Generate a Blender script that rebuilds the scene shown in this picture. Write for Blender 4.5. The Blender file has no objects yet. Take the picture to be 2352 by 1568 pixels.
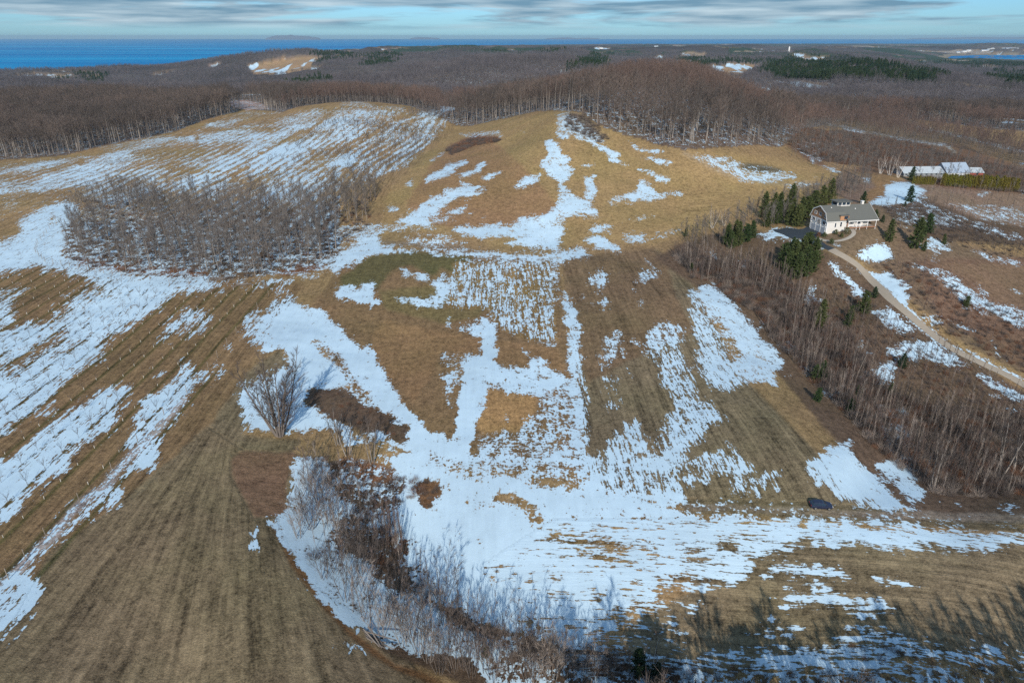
import bpy, math, random
import numpy as np
from mathutils import Vector, Matrix, Euler
random.seed(7); rng = np.random.default_rng(7)
scene = bpy.context.scene
COL = scene.collection
R = math.radians

# ------------------------------------------------------------------ camera, sky, sun
CAM_H = 80.0
PITCH = R(24.07)
cam_data = bpy.data.cameras.new('drone_camera'); cam_data.lens = 24; cam_data.sensor_width = 36
cam_data.clip_start = 0.5; cam_data.clip_end = 200000
cam = bpy.data.objects.new('drone_camera', cam_data); COL.objects.link(cam)
cam.location = (0, 0, CAM_H); cam.rotation_euler = (R(90) - PITCH, 0, 0)
scene.camera = cam

SUN_EL = 28.0
HAZE = 2.8e-5
world = bpy.data.worlds.new('World'); scene.world = world; world.use_nodes = True
def build_world():
    nt = world.node_tree; N = nt.nodes; L = nt.links; N.clear()
    out = N.new('ShaderNodeOutputWorld')
    sky = N.new('ShaderNodeTexSky'); sky.sky_type = 'NISHITA'; sky.sun_disc = False
    sky.sun_elevation = R(SUN_EL); sky.sun_rotation = R(180)
    sky.air_density = 1.2; sky.dust_density = 0.3; sky.ozone_density = 3.0
    tint = N.new('ShaderNodeMix'); tint.data_type = 'RGBA'; tint.blend_type = 'MULTIPLY'
    tint.inputs['Factor'].default_value = 1.0
    tint.inputs['B'].default_value = (0.32, 0.63, 1.14, 1)
    L.new(sky.outputs[0], tint.inputs['A'])
    bg1 = N.new('ShaderNodeBackground'); bg1.inputs['Strength'].default_value = 0.115
    L.new(tint.outputs['Result'], bg1.inputs['Color'])
    # a layer of cloud seen nearly edge on: noise on a plane above the ground
    geo = N.new('ShaderNodeTexCoord')
    sep = N.new('ShaderNodeSeparateXYZ'); L.new(geo.outputs['Generated'], sep.inputs[0])
    def mth(op, a, b=None, c=None):
        m = N.new('ShaderNodeMath'); m.operation = op
        for i, v in enumerate((a, b, c)):
            if v is None: continue
            if isinstance(v, (int, float)): m.inputs[i].default_value = v
            else: L.new(v, m.inputs[i])
        return m.outputs[0]
    comb = N.new('ShaderNodeCombineXYZ'); L.new(mth('MULTIPLY', sep.outputs['X'], 3.2), comb.inputs[0]); L.new(mth('MULTIPLY', sep.outputs['Y'], 3.2), comb.inputs[1]); L.new(mth('MULTIPLY', sep.outputs['Z'], 44.0), comb.inputs[2])
    n1 = N.new('ShaderNodeTexNoise'); n1.inputs['Scale'].default_value = 1.0; n1.inputs['Detail'].default_value = 7
    n1.inputs['Roughness'].default_value = 0.58; n1.inputs['Distortion'].default_value = 0.4
    mp = N.new('ShaderNodeMapping'); mp.inputs['Location'].default_value = (1.7, 3.1, 6.4)
    L.new(comb.outputs[0], mp.inputs[0]); L.new(mp.outputs[0], n1.inputs['Vector'])
    r1 = N.new('ShaderNodeValToRGB'); r1.color_ramp.elements[0].position = 0.41; r1.color_ramp.elements[1].position = 0.50
    L.new(n1.outputs[0], r1.inputs[0])
    n2 = N.new('ShaderNodeTexNoise'); n2.inputs['Scale'].default_value = 3.0; n2.inputs['Detail'].default_value = 6
    L.new(mp.outputs[0], n2.inputs['Vector'])
    cc = N.new('ShaderNodeValToRGB'); cc.color_ramp.elements[0].position = 0.36; cc.color_ramp.elements[1].position = 0.7
    cc.color_ramp.elements[0].color = (0.13, 0.24, 0.34, 1); cc.color_ramp.elements[1].color = (0.46, 0.57, 0.64, 1)
    L.new(n2.outputs[0], cc.inputs[0])
    # clouds are lost in the thick air right at the horizon
    fade = N.new('ShaderNodeMapRange'); fade.inputs['From Min'].default_value = 0.006; fade.inputs['From Max'].default_value = 0.016
    L.new(sep.outputs['Z'], fade.inputs['Value'])
    fac = mth('MULTIPLY', mth('MULTIPLY', r1.outputs[0], fade.outputs[0]), 0.9)
    bg2 = N.new('ShaderNodeBackground'); bg2.inputs['Strength'].default_value = 1.0
    L.new(cc.outputs[0], bg2.inputs['Color'])
    mix = N.new('ShaderNodeMixShader'); L.new(fac, mix.inputs[0]); L.new(bg1.outputs[0], mix.inputs[1]); L.new(bg2.outputs[0], mix.inputs[2])
    L.new(mix.outputs[0], out.inputs[0])
build_world()
sd = bpy.data.lights.new('sun', 'SUN'); sd.energy = 4.2; sd.angle = R(0.53); sd.color = (1.0, 0.91, 0.80)
sun = bpy.data.objects.new('sun', sd); COL.objects.link(sun)
sun.rotation_euler = (R(90 - SUN_EL), 0, R(0.5)); sun.location = (0, -100, 200)
vs = scene.view_settings
vs.view_transform = 'Standard'; vs.look = 'None'; vs.exposure = 0.22; vs.gamma = 1.0; vs.use_curve_mapping = False
scene.cycles.max_bounces = 5; scene.cycles.diffuse_bounces = 2; scene.cycles.glossy_bounces = 2
scene.cycles.volume_bounces = 0; scene.cycles.use_denoising = False
scene.cycles.sample_clamp_indirect = 4

# ------------------------------------------------------------------ survey: sheet coordinates (2352 x 1568) <-> world
F, CX, CY = 1568.0, 1176.0, 784.0
CP, SP = math.cos(PITCH), math.sin(PITCH)
def ray(u, v):
    dx = (u - CX) / F; dy = (CY - v) / F
    return dx, CP + dy * SP, -SP + dy * CP
def project(x, y, z):
    zr = z - CAM_H
    dep = y * CP - zr * SP; up = y * SP + zr * CP
    return CX + F * x / dep, CY - F * up / dep
def q(c, r, s):
    return [(784 * c + float(a.split(',')[0]) / 3, 522.7 * r + float(a.split(',')[1]) / 3) for a in s.split()]
def at_z(u, v, z):
    dx, dy, dz = ray(u, v); t = (z - CAM_H) / dz
    return dx * t, dy * t

# ------------------------------------------------------------------ terrain
ctrl = []   # x, y, z
for (u, v, z) in [
    (0,1568,1),(400,1568,0),(850,1568,-1),(1250,1568,-6),(1700,1568,-8),(2352,1568,-8),
    (0,1300,0),(400,1300,0.5),(650,1300,0),(800,1250,-4.5),(950,1400,-5),(1100,1250,-3),(1500,1350,-3.5),(2000,1350,-3),(2352,1350,-4),
    (0,1000,-0.5),(300,1000,0),(560,1000,0),(760,1020,-1.8),(900,1000,-1.2),(1200,1100,-0.5),(1350,900,0),(1350,1100,-0.6),(1800,1170,-1),(2060,1180,-1.5),(2352,1190,-3),
    (0,750,-1),(300,760,0),(560,760,1),(800,760,0.6),(1000,720,1.6),(1200,800,1),(1600,800,1),(1800,960,0.2),(1950,1050,-1),
    (80,560,1),(0,500,2),(250,600,1.5),(500,620,2),(760,600,3),(900,590,4.5),(1000,620,4),(1290,590,4),(1290,640,3),(1450,600,4),(1530,620,4.5),(1600,700,3),
    (500,480,3),(700,500,4),(200,470,3),(850,480,5),
    (860,540,4.5),(900,500,7),(960,450,11),(1000,400,14),(980,370,12),
    (1290,545,5),(1290,500,9),(1150,500,8),(1290,450,13.5),(1290,400,18),(1150,400,17),(1290,330,28),(1180,330,22),(1290,270,36),(1050,296,10),(1130,280,20),(1200,270,29),
    (1450,500,8),(1450,400,17),(1450,315,28),(1560,350,25),(1600,440,12),(1700,345,23),(1720,420,13),(1800,345,18),(1900,400,13),(1700,480,9),(1840,450,10),
    (1550,540,5.5),(1650,560,6),(1750,500,9),(1650,650,1.5),(1800,600,5),(1850,510,11),(1925,540,11.5),(2000,520,13.5),(1925,580,9),(2070,450,13),(1990,620,4),(2050,680,1),(2150,780,-5),(2352,880,-11),(2352,1000,-12),
    (1850,800,-4),(1850,700,-1),(2000,900,-7),(2150,1000,-9),(2150,1120,-6),(2000,1080,-3.5),(2352,1120,-7),
    (2200,600,4),(2352,600,-2),(2352,720,-5),(2130,430,11),(2330,430,5),(2200,500,7),(2100,380,9),(2200,700,-2),
    (0,372,4),(-200,380,4),(250,335,6),(450,300,8),(525,265,11),(625,262,12),(700,247,16),(790,236,21),(925,247,19),(850,300,13),(700,330,9),(500,380,6),(250,400,4),(950,350,8),(1000,262,15),
    (1990,263,-6),(2100,275,-7),(2350,300,-9),(2150,350,0),(2352,380,-4),(2000,330,3),(2500,330,-8),(2600,700,-9),(2600,1200,-6),(-200,700,-1),(-200,1200,0)]:
    x, y = at_z(u, v, z); ctrl.append((x, y, z))
for (u, dist, z) in [(1500,540,45),(1300,580,34),(1100,620,17),(1000,720,14),(1700,500,30),(1850,460,17),(1950,470,8),(2000,560,2),
    (1600,620,38),(1450,680,34),(1250,740,20),(1700,640,22),(1800,700,6),(1500,850,4),(1200,900,-4),(1700,900,-10),(2100,1000,-6),(2352,1000,-7),
    (850,840,10),(700,820,10),(525,800,9),(790,900,6),(400,620,7),(200,560,4),(-100,560,3),(0,700,4),(250,850,6),(500,1050,0),(0,1100,-6),(850,1100,2),
    (1100,1200,-12),(1500,1300,-22),(1900,1250,-4),(2300,1300,-10),(1176,30,2),(900,30,2),(1450,30,-4),(2600,40,-4),(-200,40,1)]:
    ctrl.append(((u - CX) / F * (CP * dist + 33), dist, z))
C3 = np.array(ctrl)
def warp(x, y):
    y = np.maximum(y, 20.0)
    d = np.log(y)
    return np.stack([np.asarray(x) / y * 1.6, d], -1)
Cw = warp(C3[:, 0], C3[:, 1])
def tps(r2): return 0.5 * r2 * np.log(r2 + 1e-12)
def solve_tps():
    n = len(Cw)
    K = tps(((Cw[:, None] - Cw[None]) ** 2).sum(-1)) + np.eye(n) * 0.0006
    Pm = np.concatenate([np.ones((n, 1)), Cw], 1)
    A = np.zeros((n + 3, n + 3)); A[:n, :n] = K; A[:n, n:] = Pm; A[n:, :n] = Pm.T
    return np.linalg.solve(A, np.concatenate([C3[:, 2], np.zeros(3)]))
W = solve_tps()
def hashn(ix, iy, s):
    h = (ix.astype(np.int64) * 374761393 + iy.astype(np.int64) * 668265263 + s * 974634777) & 0x7fffffff
    h = ((h ^ (h >> 13)) * 1274126177) & 0x7fffffff
    return ((h ^ (h >> 16)) & 0xffff) / 65535.0
def vnoise(x, y, s=0):
    ix = np.floor(x); iy = np.floor(y); fx = x - ix; fy = y - iy
    fx = fx * fx * fx * (fx * (fx * 6 - 15) + 10); fy = fy * fy * fy * (fy * (fy * 6 - 15) + 10)
    a = hashn(ix, iy, s); b = hashn(ix + 1, iy, s); c = hashn(ix, iy + 1, s); d = hashn(ix + 1, iy + 1, s)
    return (a * (1 - fx) + b * fx) * (1 - fy) + (c * (1 - fx) + d * fx) * fy
def fbm(x, y, s=0, o=4):
    v = 0; a = 0.5; t = 0
    for i in range(o):
        v = v + a * vnoise(x, y, s + i * 17); t += a; a *= 0.5; x = x * 2.03 + 11.3; y = y * 2.03 + 5.1
    return v / t
def sstep(a, b, x):
    t = np.clip((x - a) / (b - a), 0, 1); return t * t * (3 - 2 * t)
SHORE = np.array([(-900,3000),(-200,3150),(0,3250),(200,3450),(330,3900),(450,4600),(560,5200),(640,5600),(760,6000),(850,7300),(960,10500),(1100,13500),(1300,16000),(1700,17500),(2352,17500),(3400,17500)], float)
LAKE = -80.0
def height(x, y):
    x = np.asarray(x, float); y = np.asarray(y, float); sh = x.shape
    xf = x.ravel(); yf = y.ravel(); out = np.zeros(len(xf))
    for i in range(0, len(xf), 60000):
        w = warp(xf[i:i+60000], np.clip(yf[i:i+60000], 20, 1500))
        d2 = ((w[:, None] - Cw[None]) ** 2).sum(-1)
        out[i:i+60000] = tps(d2) @ W[:-3] + W[-3] + w @ W[-2:]
    near = out + (fbm(xf / 16, yf / 16, 3) - .5) * 1.0 * sstep(60, 200, yf) + (fbm(xf / 70, yf / 70, 9) - .5) * 3.0 * sstep(450, 900, yf)
    tu = CX + F * xf / (CP * np.maximum(yf, 1) + 33)
    hills = ((fbm(xf / 700, yf / 900, 21, 4) - .5) * 95 + (fbm(xf / 300, yf / 340, 23, 3) - .5) * 60 * (1 - sstep(4000, 8000, yf))) * (1 - 0.55 * sstep(4000, 11000, yf)) * (.5 + .5 * sstep(200, 700, tu))
    far = -26 + hills + 6 * np.exp(-((tu - 1500) / 500) ** 2) - 60 * sstep(5000, 14000, yf)
    far += 22 * np.exp(-((tu - 715) / 60) ** 2 - ((yf - 4200) / 500) ** 2)
    far += 40 * np.exp(-((tu - 2290) / 90) ** 2 - ((yf - 9500) / 1300) ** 2)
    far += 22 * np.exp(-((tu - 1500) / 110) ** 2 - ((yf - 8500) / 1200) ** 2)
    far += 18 * np.exp(-((tu - 1060) / 150) ** 2 - ((yf - 5200) / 700) ** 2)
    far -= 45 * np.exp(-((tu - 2400) / 380) ** 2 - ((yf - 4500) / 1400) ** 2) * 0.8
    far -= 34 * (1 - sstep(350, 700, tu)) * sstep(1300, 2200, yf)
    near = near + (fbm(xf / 260, yf / 210, 57, 3) - .5) * 42 * sstep(760, 1050, yf)
    far = np.maximum(far - 34 * sstep(1900, 2250, tu) * sstep(1500, 3300, yf) * (1 - sstep(7000, 8200, yf)), -72)
    k = sstep(950, 1500, yf)
    z = near * (1 - k) + far * k
    sd_ = np.interp(tu, SHORE[:, 0], SHORE[:, 1])
    ks = sstep(0.86, 1.0, yf / sd_)
    z = z * (1 - ks) + (LAKE - 8) * ks
    # the bay on the right
    bu = (tu - 2390) / 250; by = (yf - 6000) / 1050
    kb = 1 - sstep(0.80, 1.0, np.sqrt(np.sqrt(bu ** 4 + by ** 4)) + (fbm(xf / 300, yf / 300, 5) - .5) * 0.1)
    z = z * (1 - kb) + (LAKE - 6) * kb
    return z.reshape(sh)
def hz(x, y): return float(height(np.array([x]), np.array([y]))[0])
# coarse table for fast look-ups along rays
def first_hit(pts):
    """pixel list -> world points on the terrain"""
    pts = np.array(pts, float); n = len(pts)
    dx, dy, dz = ray(pts[:, 0], pts[:, 1])
    ys = 30 * np.exp(np.linspace(0, math.log(6000 / 30), 900))
    t = ys[None] / dy[:, None]
    X = dx[:, None] * t; Y = np.broadcast_to(ys[None], X.shape); Z = CAM_H + dz[:, None] * t
    H = height(X, Y)
    below = Z < H
    idx = np.where(below.any(1), below.argmax(1), len(ys) - 1); idx = np.maximum(idx, 1)
    r_ = np.arange(n)
    a = (Z - H)[r_, idx - 1]; b = (Z - H)[r_, idx]
    f = np.where(a - b == 0, 1, a / (a - b)); f = np.clip(f, 0, 1)
    x = X[r_, idx - 1] * (1 - f) + X[r_, idx] * f; y = Y[r_, idx - 1] * (1 - f) + Y[r_, idx] * f
    return np.stack([x, y], 1)
def hit(u, v):
    p = first_hit([(u, v)])[0]; return float(p[0]), float(p[1]), hz(p[0], p[1])
def inside(poly, x, y):
    poly = np.asarray(poly, float); x = np.asarray(x); y = np.asarray(y)
    c = np.zeros(x.shape, bool); j = len(poly) - 1
    for i in range(len(poly)):
        xi, yi = poly[i]; xj, yj = poly[j]
        if yi != yj:
            c ^= ((yi > y) != (yj > y)) & (x < (xj - xi) * (y - yi) / (yj - yi) + xi)
        j = i
    return c
# forest edge (first bases of the woods) as a distance for every bearing
EDGE_PX = [(-700,372),(-150,371),(0,367),(150,357),(250,333),(330,318),(410,300),(470,276),(520,263),(560,250),(625,256),(650,258),(700,247.5),
    (790,240),(925,247),(985,262),(1030,280),(1050,289),(1150,274),(1230,262),(1300,262),(1340,275),(1370,287),(1420,305),(1470,318),(1520,335),(1568,345),(1620,342),(1690,337),(1740,333),(1790,338)]
_e = first_hit(EDGE_PX)
EDGE_T = _e[:, 0] / _e[:, 1]; EDGE_D = _e[:, 1].copy()
for i, (u, v) in enumerate(EDGE_PX):       # behind the grassy crest the wood starts a little further on
    if 690 < u < 930: EDGE_D[i] += 45
    if 1170 < u < 1345: EDGE_D[i] += 14
def beyond_edge(x, y):
    t = np.asarray(x) / np.maximum(y, 1); 
    return (y > np.interp(t, EDGE_T, EDGE_D)) & (t < EDGE_T[-1])
# ------------------------------------------------------------------ land survey: where snow lies and what grows, kept as a map of the ground
MS = 2.0                                   # sheet units per map cell
MU0, MV0, MW_, MH_ = -60, 60, 1240, 790
uu = MU0 + MS * (np.arange(MW_) + .5); vv = MV0 + MS * (np.arange(MH_) + .5)
UU, VV = np.meshgrid(uu, vv)
def pmask(poly):
    poly = np.array(poly, float)
    u0, v0 = poly.min(0); u1, v1 = poly.max(0)
    a = max(0, int((u0 - MU0) / MS) - 1); b = min(MW_, int((u1 - MU0) / MS) + 2)
    c = max(0, int((v0 - MV0) / MS) - 1); d = min(MH_, int((v1 - MV0) / MS) + 2)
    if a >= b or c >= d: return None
    return (slice(c, d), slice(a, b)), inside(poly, UU[c:d, a:b], VV[c:d, a:b])
def lmask(line, w0, w1=None):
    """mask of a stroke along line, width w0 at its start to w1 at its end"""
    w1 = w0 if w1 is None else w1
    line = np.array(line, float); pad = max(w0, w1)
    u0, v0 = line.min(0) - pad; u1, v1 = line.max(0) + pad
    a = max(0, int((u0 - MU0) / MS) - 1); b = min(MW_, int((u1 - MU0) / MS) + 2)
    c = max(0, int((v0 - MV0) / MS) - 1); d = min(MH_, int((v1 - MV0) / MS) + 2)
    if a >= b or c >= d: return None
    U = UU[c:d, a:b]; V = VV[c:d, a:b]; m = np.zeros(U.shape, bool); n = len(line) - 1
    for i in range(n):
        p, r = line[i], line[i + 1]; e = r - p; L2 = (e ** 2).sum() + 1e-9
        t = np.clip(((U - p[0]) * e[0] + (V - p[1]) * e[1]) / L2, 0, 1)
        w = w0 + (w1 - w0) * (i + t) / n
        m |= (U - p[0] - t * e[0]) ** 2 + (V - p[1] - t * e[1]) ** 2 < (w / 2) ** 2
    return (slice(c, d), slice(a, b)), m
SN = np.zeros((MH_, MW_)); BC = np.zeros((MH_, MW_, 3)); ST = np.zeros((MH_, MW_)); RW = np.zeros((MH_, MW_)); AM = np.full((MH_, MW_), 1.0)
def put(arr, m, val):
    if m is None: return
    sl, mk = m; arr[sl][mk] = val
def snow(s, *polys):
    if .5 < s < .8: s -= .10
    elif .8 <= s < .9: s -= .05
    elif .3 < s <= .5: s -= .02
    for p in polys: put(SN, pmask(p), s)
def blur(a, n):
    for _ in range(n):
        p = np.pad(a, ((1, 1), (1, 1)) + ((0, 0),) * (a.ndim - 2), mode='edge')
        a = (p[:-2, 1:-1] + 2 * p[1:-1, 1:-1] + p[2:, 1:-1]) / 4
        p = np.pad(a, ((0, 0), (1, 1)) + ((0, 0),) * (a.ndim - 2), mode='edge')
        a = (p[:, :-2] + 2 * p[:, 1:-1] + p[:, 2:]) / 4
    return a
# base colours of the ground itself
TAN = (.265, .178, .092); GOLD = (.30, .205, .098); STUB = (.178, .138, .086); BROWN = (.20, .130, .070); OLIVE = (.115, .100, .045)
REDD = (.125, .085, .058); LITT = (.105, .072, .050); PINK = (.19, .115, .075); DIRT = (.20, .155, .115); PALE = (.46, .40, .37); GREY = (.17, .145, .12)
BC[:] = TAN; ST[:] = 0.3
def land(col, poly, streak=None, rows=None, amp=None):
    m = pmask(poly); put(BC, m, col)
    if streak is not None: put(ST, m, streak)
    if rows is not None: put(RW, m, rows)
    if amp is not None: put(AM, m, amp)
land(TAN, [(-200,300),(1100,200),(1100,420),(880,470),(0,640),(-200,700)], .75)
land(BROWN, [(-200,600),(200,560),(560,640),(700,650),(600,800),(480,1000),(300,1160),(0,1560),(-200,1600)], .7, 1)      # orchard
land(GOLD, [(890,440),(1050,290),(1300,255),(1600,340),(1900,380),(2000,420),(1850,470),(1500,560),(1300,565),(870,560)], .1)
land((.27,.165,.088), [(1010,350),(1130,320),(1200,380),(1290,480),(1250,520),(1000,520),(930,470)], .1)
land(GOLD, q(1,0,'1800,1420 2352,1330 2352,1600 1500,1600') + q(2,0,'0,1568 300,1450 500,1310 720,1290 400,1270 0,1330'), .6, 2)
land(TAN, q(1,1,'280,60 420,10 700,50 1000,100 900,150 500,140 250,120'), .3)
land(BROWN, [(700,720),(790,600),(1000,570),(1280,600),(1350,1090),(1000,1060),(860,960),(720,760)], .25)
land(OLIVE, q(1,1,'60,300 200,190 500,160 900,200 800,330 700,280 620,330 480,260 350,300 250,420 150,400 0,420 0,330'), .25)
land((.17,.13,.06), q(1,1,'250,430 700,400 760,480 700,560 1000,560 940,620 700,660 300,560'), .25)
land((.22,.145,.065), q(1,1,'780,240 1450,230 1480,780 1300,780 1100,700 1000,560 730,560'), .75)
land((.235,.145,.075), q(1,1,'300,640 950,760 1480,830 1560,1000 1000,900 900,880 700,850 640,1000 500,1200 300,1000 200,760'), .2)
land((.33,.20,.09), q(1,1,'1000,1110 1340,1160 1350,1260 1230,1400 960,1420 940,1330'), .3)
land(STUB, [(1300,600),(1500,570),(1560,600),(1700,860),(1960,1120),(2060,1180),(1400,1130),(1350,1090)], .75)
land((.175,.118,.070), [(1290,590),(1500,570),(1530,600),(1560,700),(1600,760),(1500,800),(1350,880),(1320,800)], .5)
land(STUB, [(300,1130),(480,980),(560,860),(640,800),(660,840),(560,1000),(690,1010),(660,1060),(680,1130),(620,1190),(700,1330),(900,1460),(1010,1600),(-200,1700),(-200,1650),(0,1440)], .72)
land((.185,.138,.084), [(-60,1560),(0,1480),(120,1260),(320,1130),(480,980),(600,1060),(640,1200),(700,1330),(900,1460),(1010,1600),(-200,1700)], .95, 4)
land(PINK, q(0,2,'1600,0 1700,-30 2040,-20 2040,30 1960,160 1960,420 1750,430 1680,300 1590,130'), .3, 3)
land((.16,.085,.04), q(0,2,'1860,470 1890,460 2010,690 2110,820 2352,1130 2352,1180 2230,1060 2000,760') , .2)
land((.16,.085,.04), q(1,2,'0,1130 100,1230 370,1440 560,1490 720,1568 600,1568 380,1480 200,1370 0,1190'), .2)
land(STUB, [(1560,1230),(2500,1230),(2500,1530),(2250,1500),(1850,1530),(1450,1560),(1430,1450),(1600,1350)], .9, 3)
land(LITT, q(1,2,'0,30 200,100 700,190 690,300 600,380 450,420 640,800 800,1050 1100,1200 1400,1270 2000,1400 2352,1450 2352,1600 900,1600 300,1350 -300,700 -300,100'), .1)
land((.17,.09,.052), q(1,2,'0,10 200,40 380,100 400,200 100,180 0,120') + [], .1)
land((.15,.085,.045), q(1,2,'480,210 560,170 690,190 690,290 600,380 540,310'), .1)
land((.135, .105, .062), q(2,2,'0,300 640,320 900,330 1500,380 2352,380 2352,530 1500,480 700,430 0,395'), .5, 3)
land(DIRT, q(2,2,'0,340 300,340 900,385 1500,400 2352,410 2352,455 1500,440 900,420 300,385 0,375'), .4, 3)
land(REDD, [(1500,590),(1560,560),(1700,520),(1850,560),(1960,600),(2100,730),(2352,900),(2500,1000),(2500,1180),(2100,1180),(1960,1060),(1780,850),(1690,720),(1600,660)], .15, amp=.95)
land((.165,.115,.076), [(1900,500),(2080,430),(2200,560),(2500,620),(2500,1000),(2352,860),(2200,780),(2050,650),(1980,600),(1880,560)], .1, amp=.85)
land((.16,.10,.068), [(2100,600),(2352,590),(2500,600),(2500,1000),(2352,850),(2150,720)], .1, amp=.9)
land((.185,.12,.078), q(2,1,'1700,240 2351,260 2351,560 2130,500 1980,350 1850,310'), .1)
land(LITT, q(2,0,'1600,1330 2351,1340 2351,1700 1700,1650 1400,1450'), .1, amp=1.0)
land((.22,.15,.11), q(2,0,'1100,1190 1700,1260 2351,1330 2351,1560 2000,1500 1600,1340 1400,1260 1200,1420 1000,1300'), .1, amp=1.0)
land((.27,.165,.085), q(2,0,'1290,1215 1430,1215 1530,1245 1400,1270 1390,1340 1290,1400 1200,1420 1250,1330 1330,1290'), .1)
land((.17,.10,.065), q(2,0,'700,1000 1100,900 1900,1000 2351,1150 2351,1340 1800,1290 1500,1210 1100,1190 900,1130'), .1, amp=1.0)
land((.30,.20,.11), q(2,0,'950,1110 1250,1130 1180,1180 1020,1170'), .1)
land((.12,.08,.05), q(0,1,'430,-20 2340,-140 2352,230 2050,300 1700,340 1400,370 1000,330 620,270 470,240') , .1, amp=1.1)
land((.16,.075,.04), q(0,1,'460,200 560,200 700,260 1000,280 1400,280 1450,340 1150,330 900,310 560,265 480,245'), .1)
land((.16,.075,.04), q(0,1,'1850,300 2050,280 2250,250 2220,290 1950,330'), .1)
# snow: 1 lies closed, 0 bare, between is broken by the rows
snow(.43, q(0,0,'-200,1110 440,1080 700,1010 1000,960 1230,910 1430,830 1600,760 2000,780 2150,750 2351,700') + q(1,0,'100,690 300,740 450,770 780,740 780,780 700,900 450,1150 200,1250 0,1300') + q(0,0,'2351,1600 1500,1600 900,1500 450,1300 200,1330 -200,1350'))
snow(.08, q(0,0,'-200,1100 440,1080 700,1010 1230,910 1430,820 1600,750 1700,770 1450,850 1240,960 1000,1010 700,1060 400,1100 -200,1150'),
     q(0,0,'1400,880 1900,880 1900,910 1650,890 1400,920'), q(0,0,'2180,740 2352,690 2352,740 2250,770'))
snow(.3, q(0,0,'650,1010 1300,900 1330,1060 750,1050'), q(0,0,'1700,760 2100,800 1980,900 1450,860'), q(1,0,'0,690 300,735 440,735 440,780 200,760 0,730'))
snow(.57, q(0,0,'1500,950 2050,900 2300,800 2352,800 2352,1560 1650,1560 1000,1200 1400,1200 1650,1200 1750,1080'),
     q(1,0,'0,760 450,800 760,750 640,900 400,1060 0,1220'), q(0,0,'0,1150 700,1080 650,1110 0,1230'), q(0,0,'0,1240 500,1150 720,1120 600,1200 100,1310 0,1310'))
snow(.66, q(0,0,'1000,1150 1560,1180 1600,1240 1500,1420 1100,1300 950,1200'), q(0,0,'1620,1220 2000,1000 2330,800 2350,850 2050,1100 1850,1280'))
for l, w in [('2280,780 2150,880 1900,1000 1730,1090 1680,1150 1600,1190 1400,1190 1100,1150', 12), ('1340,910 1360,1000 1370,1060 900,1050', 13),
             ('1590,1190 1620,1240 1700,1270 1830,1330', 9), ('1700,1420 1830,1340 2000,1230 2200,1150 2352,1050', 10), ('2130,1010 2170,1090 2100,1140', 8)]:
    put(SN, lmask(q(0,0,l), w * .7), 0.15)
for l, w in [('-20,1250 240,960 420,850 720,760', 7), ('0,1330 300,1080 560,870 760,770', 4), ('0,1050 300,860 440,790', 4)]:
    put(SN, lmask(q(1,0,l), w), 0.12)
put(SN, lmask(q(1,0,'-40,1200 200,990 400,850 700,745'), 6), 0.9)
snow(.12, q(0,0,'-100,1350 480,1300 600,1280 560,1380 480,1400 200,1480 -100,1580'))
snow(.95, q(0,0,'100,1568 200,1480 350,1410 480,1390 560,1430 470,1580'), q(0,0,'10,1410 100,1375 110,1390'), q(0,0,'0,1320 330,1285 200,1310 0,1340'))
snow(.1, q(0,0,'330,1530 390,1470 400,1500 340,1550'))
# copse floor
snow(.42, q(0,1,'430,-20 2340,-140 2352,230 2050,300 1700,340 1400,370 1000,330 620,270 470,240'))
snow(.42, q(0,0,'560,1430 800,1350 1200,1330 1600,1400 1900,1440 2352,1430 2352,1600 500,1600'))
snow(1, q(0,1,'-300,130 0,110 100,80 180,0 440,-10 440,200 470,240 620,280 850,320 1000,340 1400,360 1560,400 1500,430 1210,435 1210,460 1130,500 1000,600 870,690 700,790 750,830 640,920 500,1010 430,1080 350,1160 200,1290 50,1420 -200,1540 -200,800 0,740 150,680 350,650 430,620 500,550 700,460 740,390 620,365 580,340 400,300 250,265 120,290 0,320 -300,400'))
snow(0, q(0,1,'590,690 500,700 420,790 370,830 250,900 150,960 30,1010 0,950 200,860 300,790 380,740 520,690'), q(0,1,'0,110 0,60 100,0 160,0 90,60'))
snow(.55, q(0,1,'90,930 260,880 240,930 60,1040 30,1010'), q(0,1,'400,860 560,740 620,700 560,790 430,880'), q(0,1,'1560,390 1850,330 1900,350 1700,390 1450,420'))
snow(.9, q(0,1,'-200,470 0,450 230,408 120,470 -10,515 -200,560'), q(0,1,'410,500 540,470 565,480 470,512'), q(0,1,'-100,540 0,530 110,530 130,560 0,625 -100,640'), q(0,1,'-100,610 120,600 60,660 -100,700'),
     q(0,1,'340,580 420,550 465,555 380,600'), q(0,1,'520,450 740,385 700,420 600,450 650,460 560,510 420,600 500,520'),
     q(0,1,'1000,572 1100,532 1110,556 1020,592'), q(0,1,'1240,592 1330,530 1310,580 1410,540 1360,620 1280,680 1200,722 1110,722 1130,680 1200,640 1270,618'),
     q(0,1,'1245,800 1330,690 1475,560 1450,640 1400,690 1320,740'), q(0,1,'1090,745 1180,700 1120,780 1060,790'))
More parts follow.
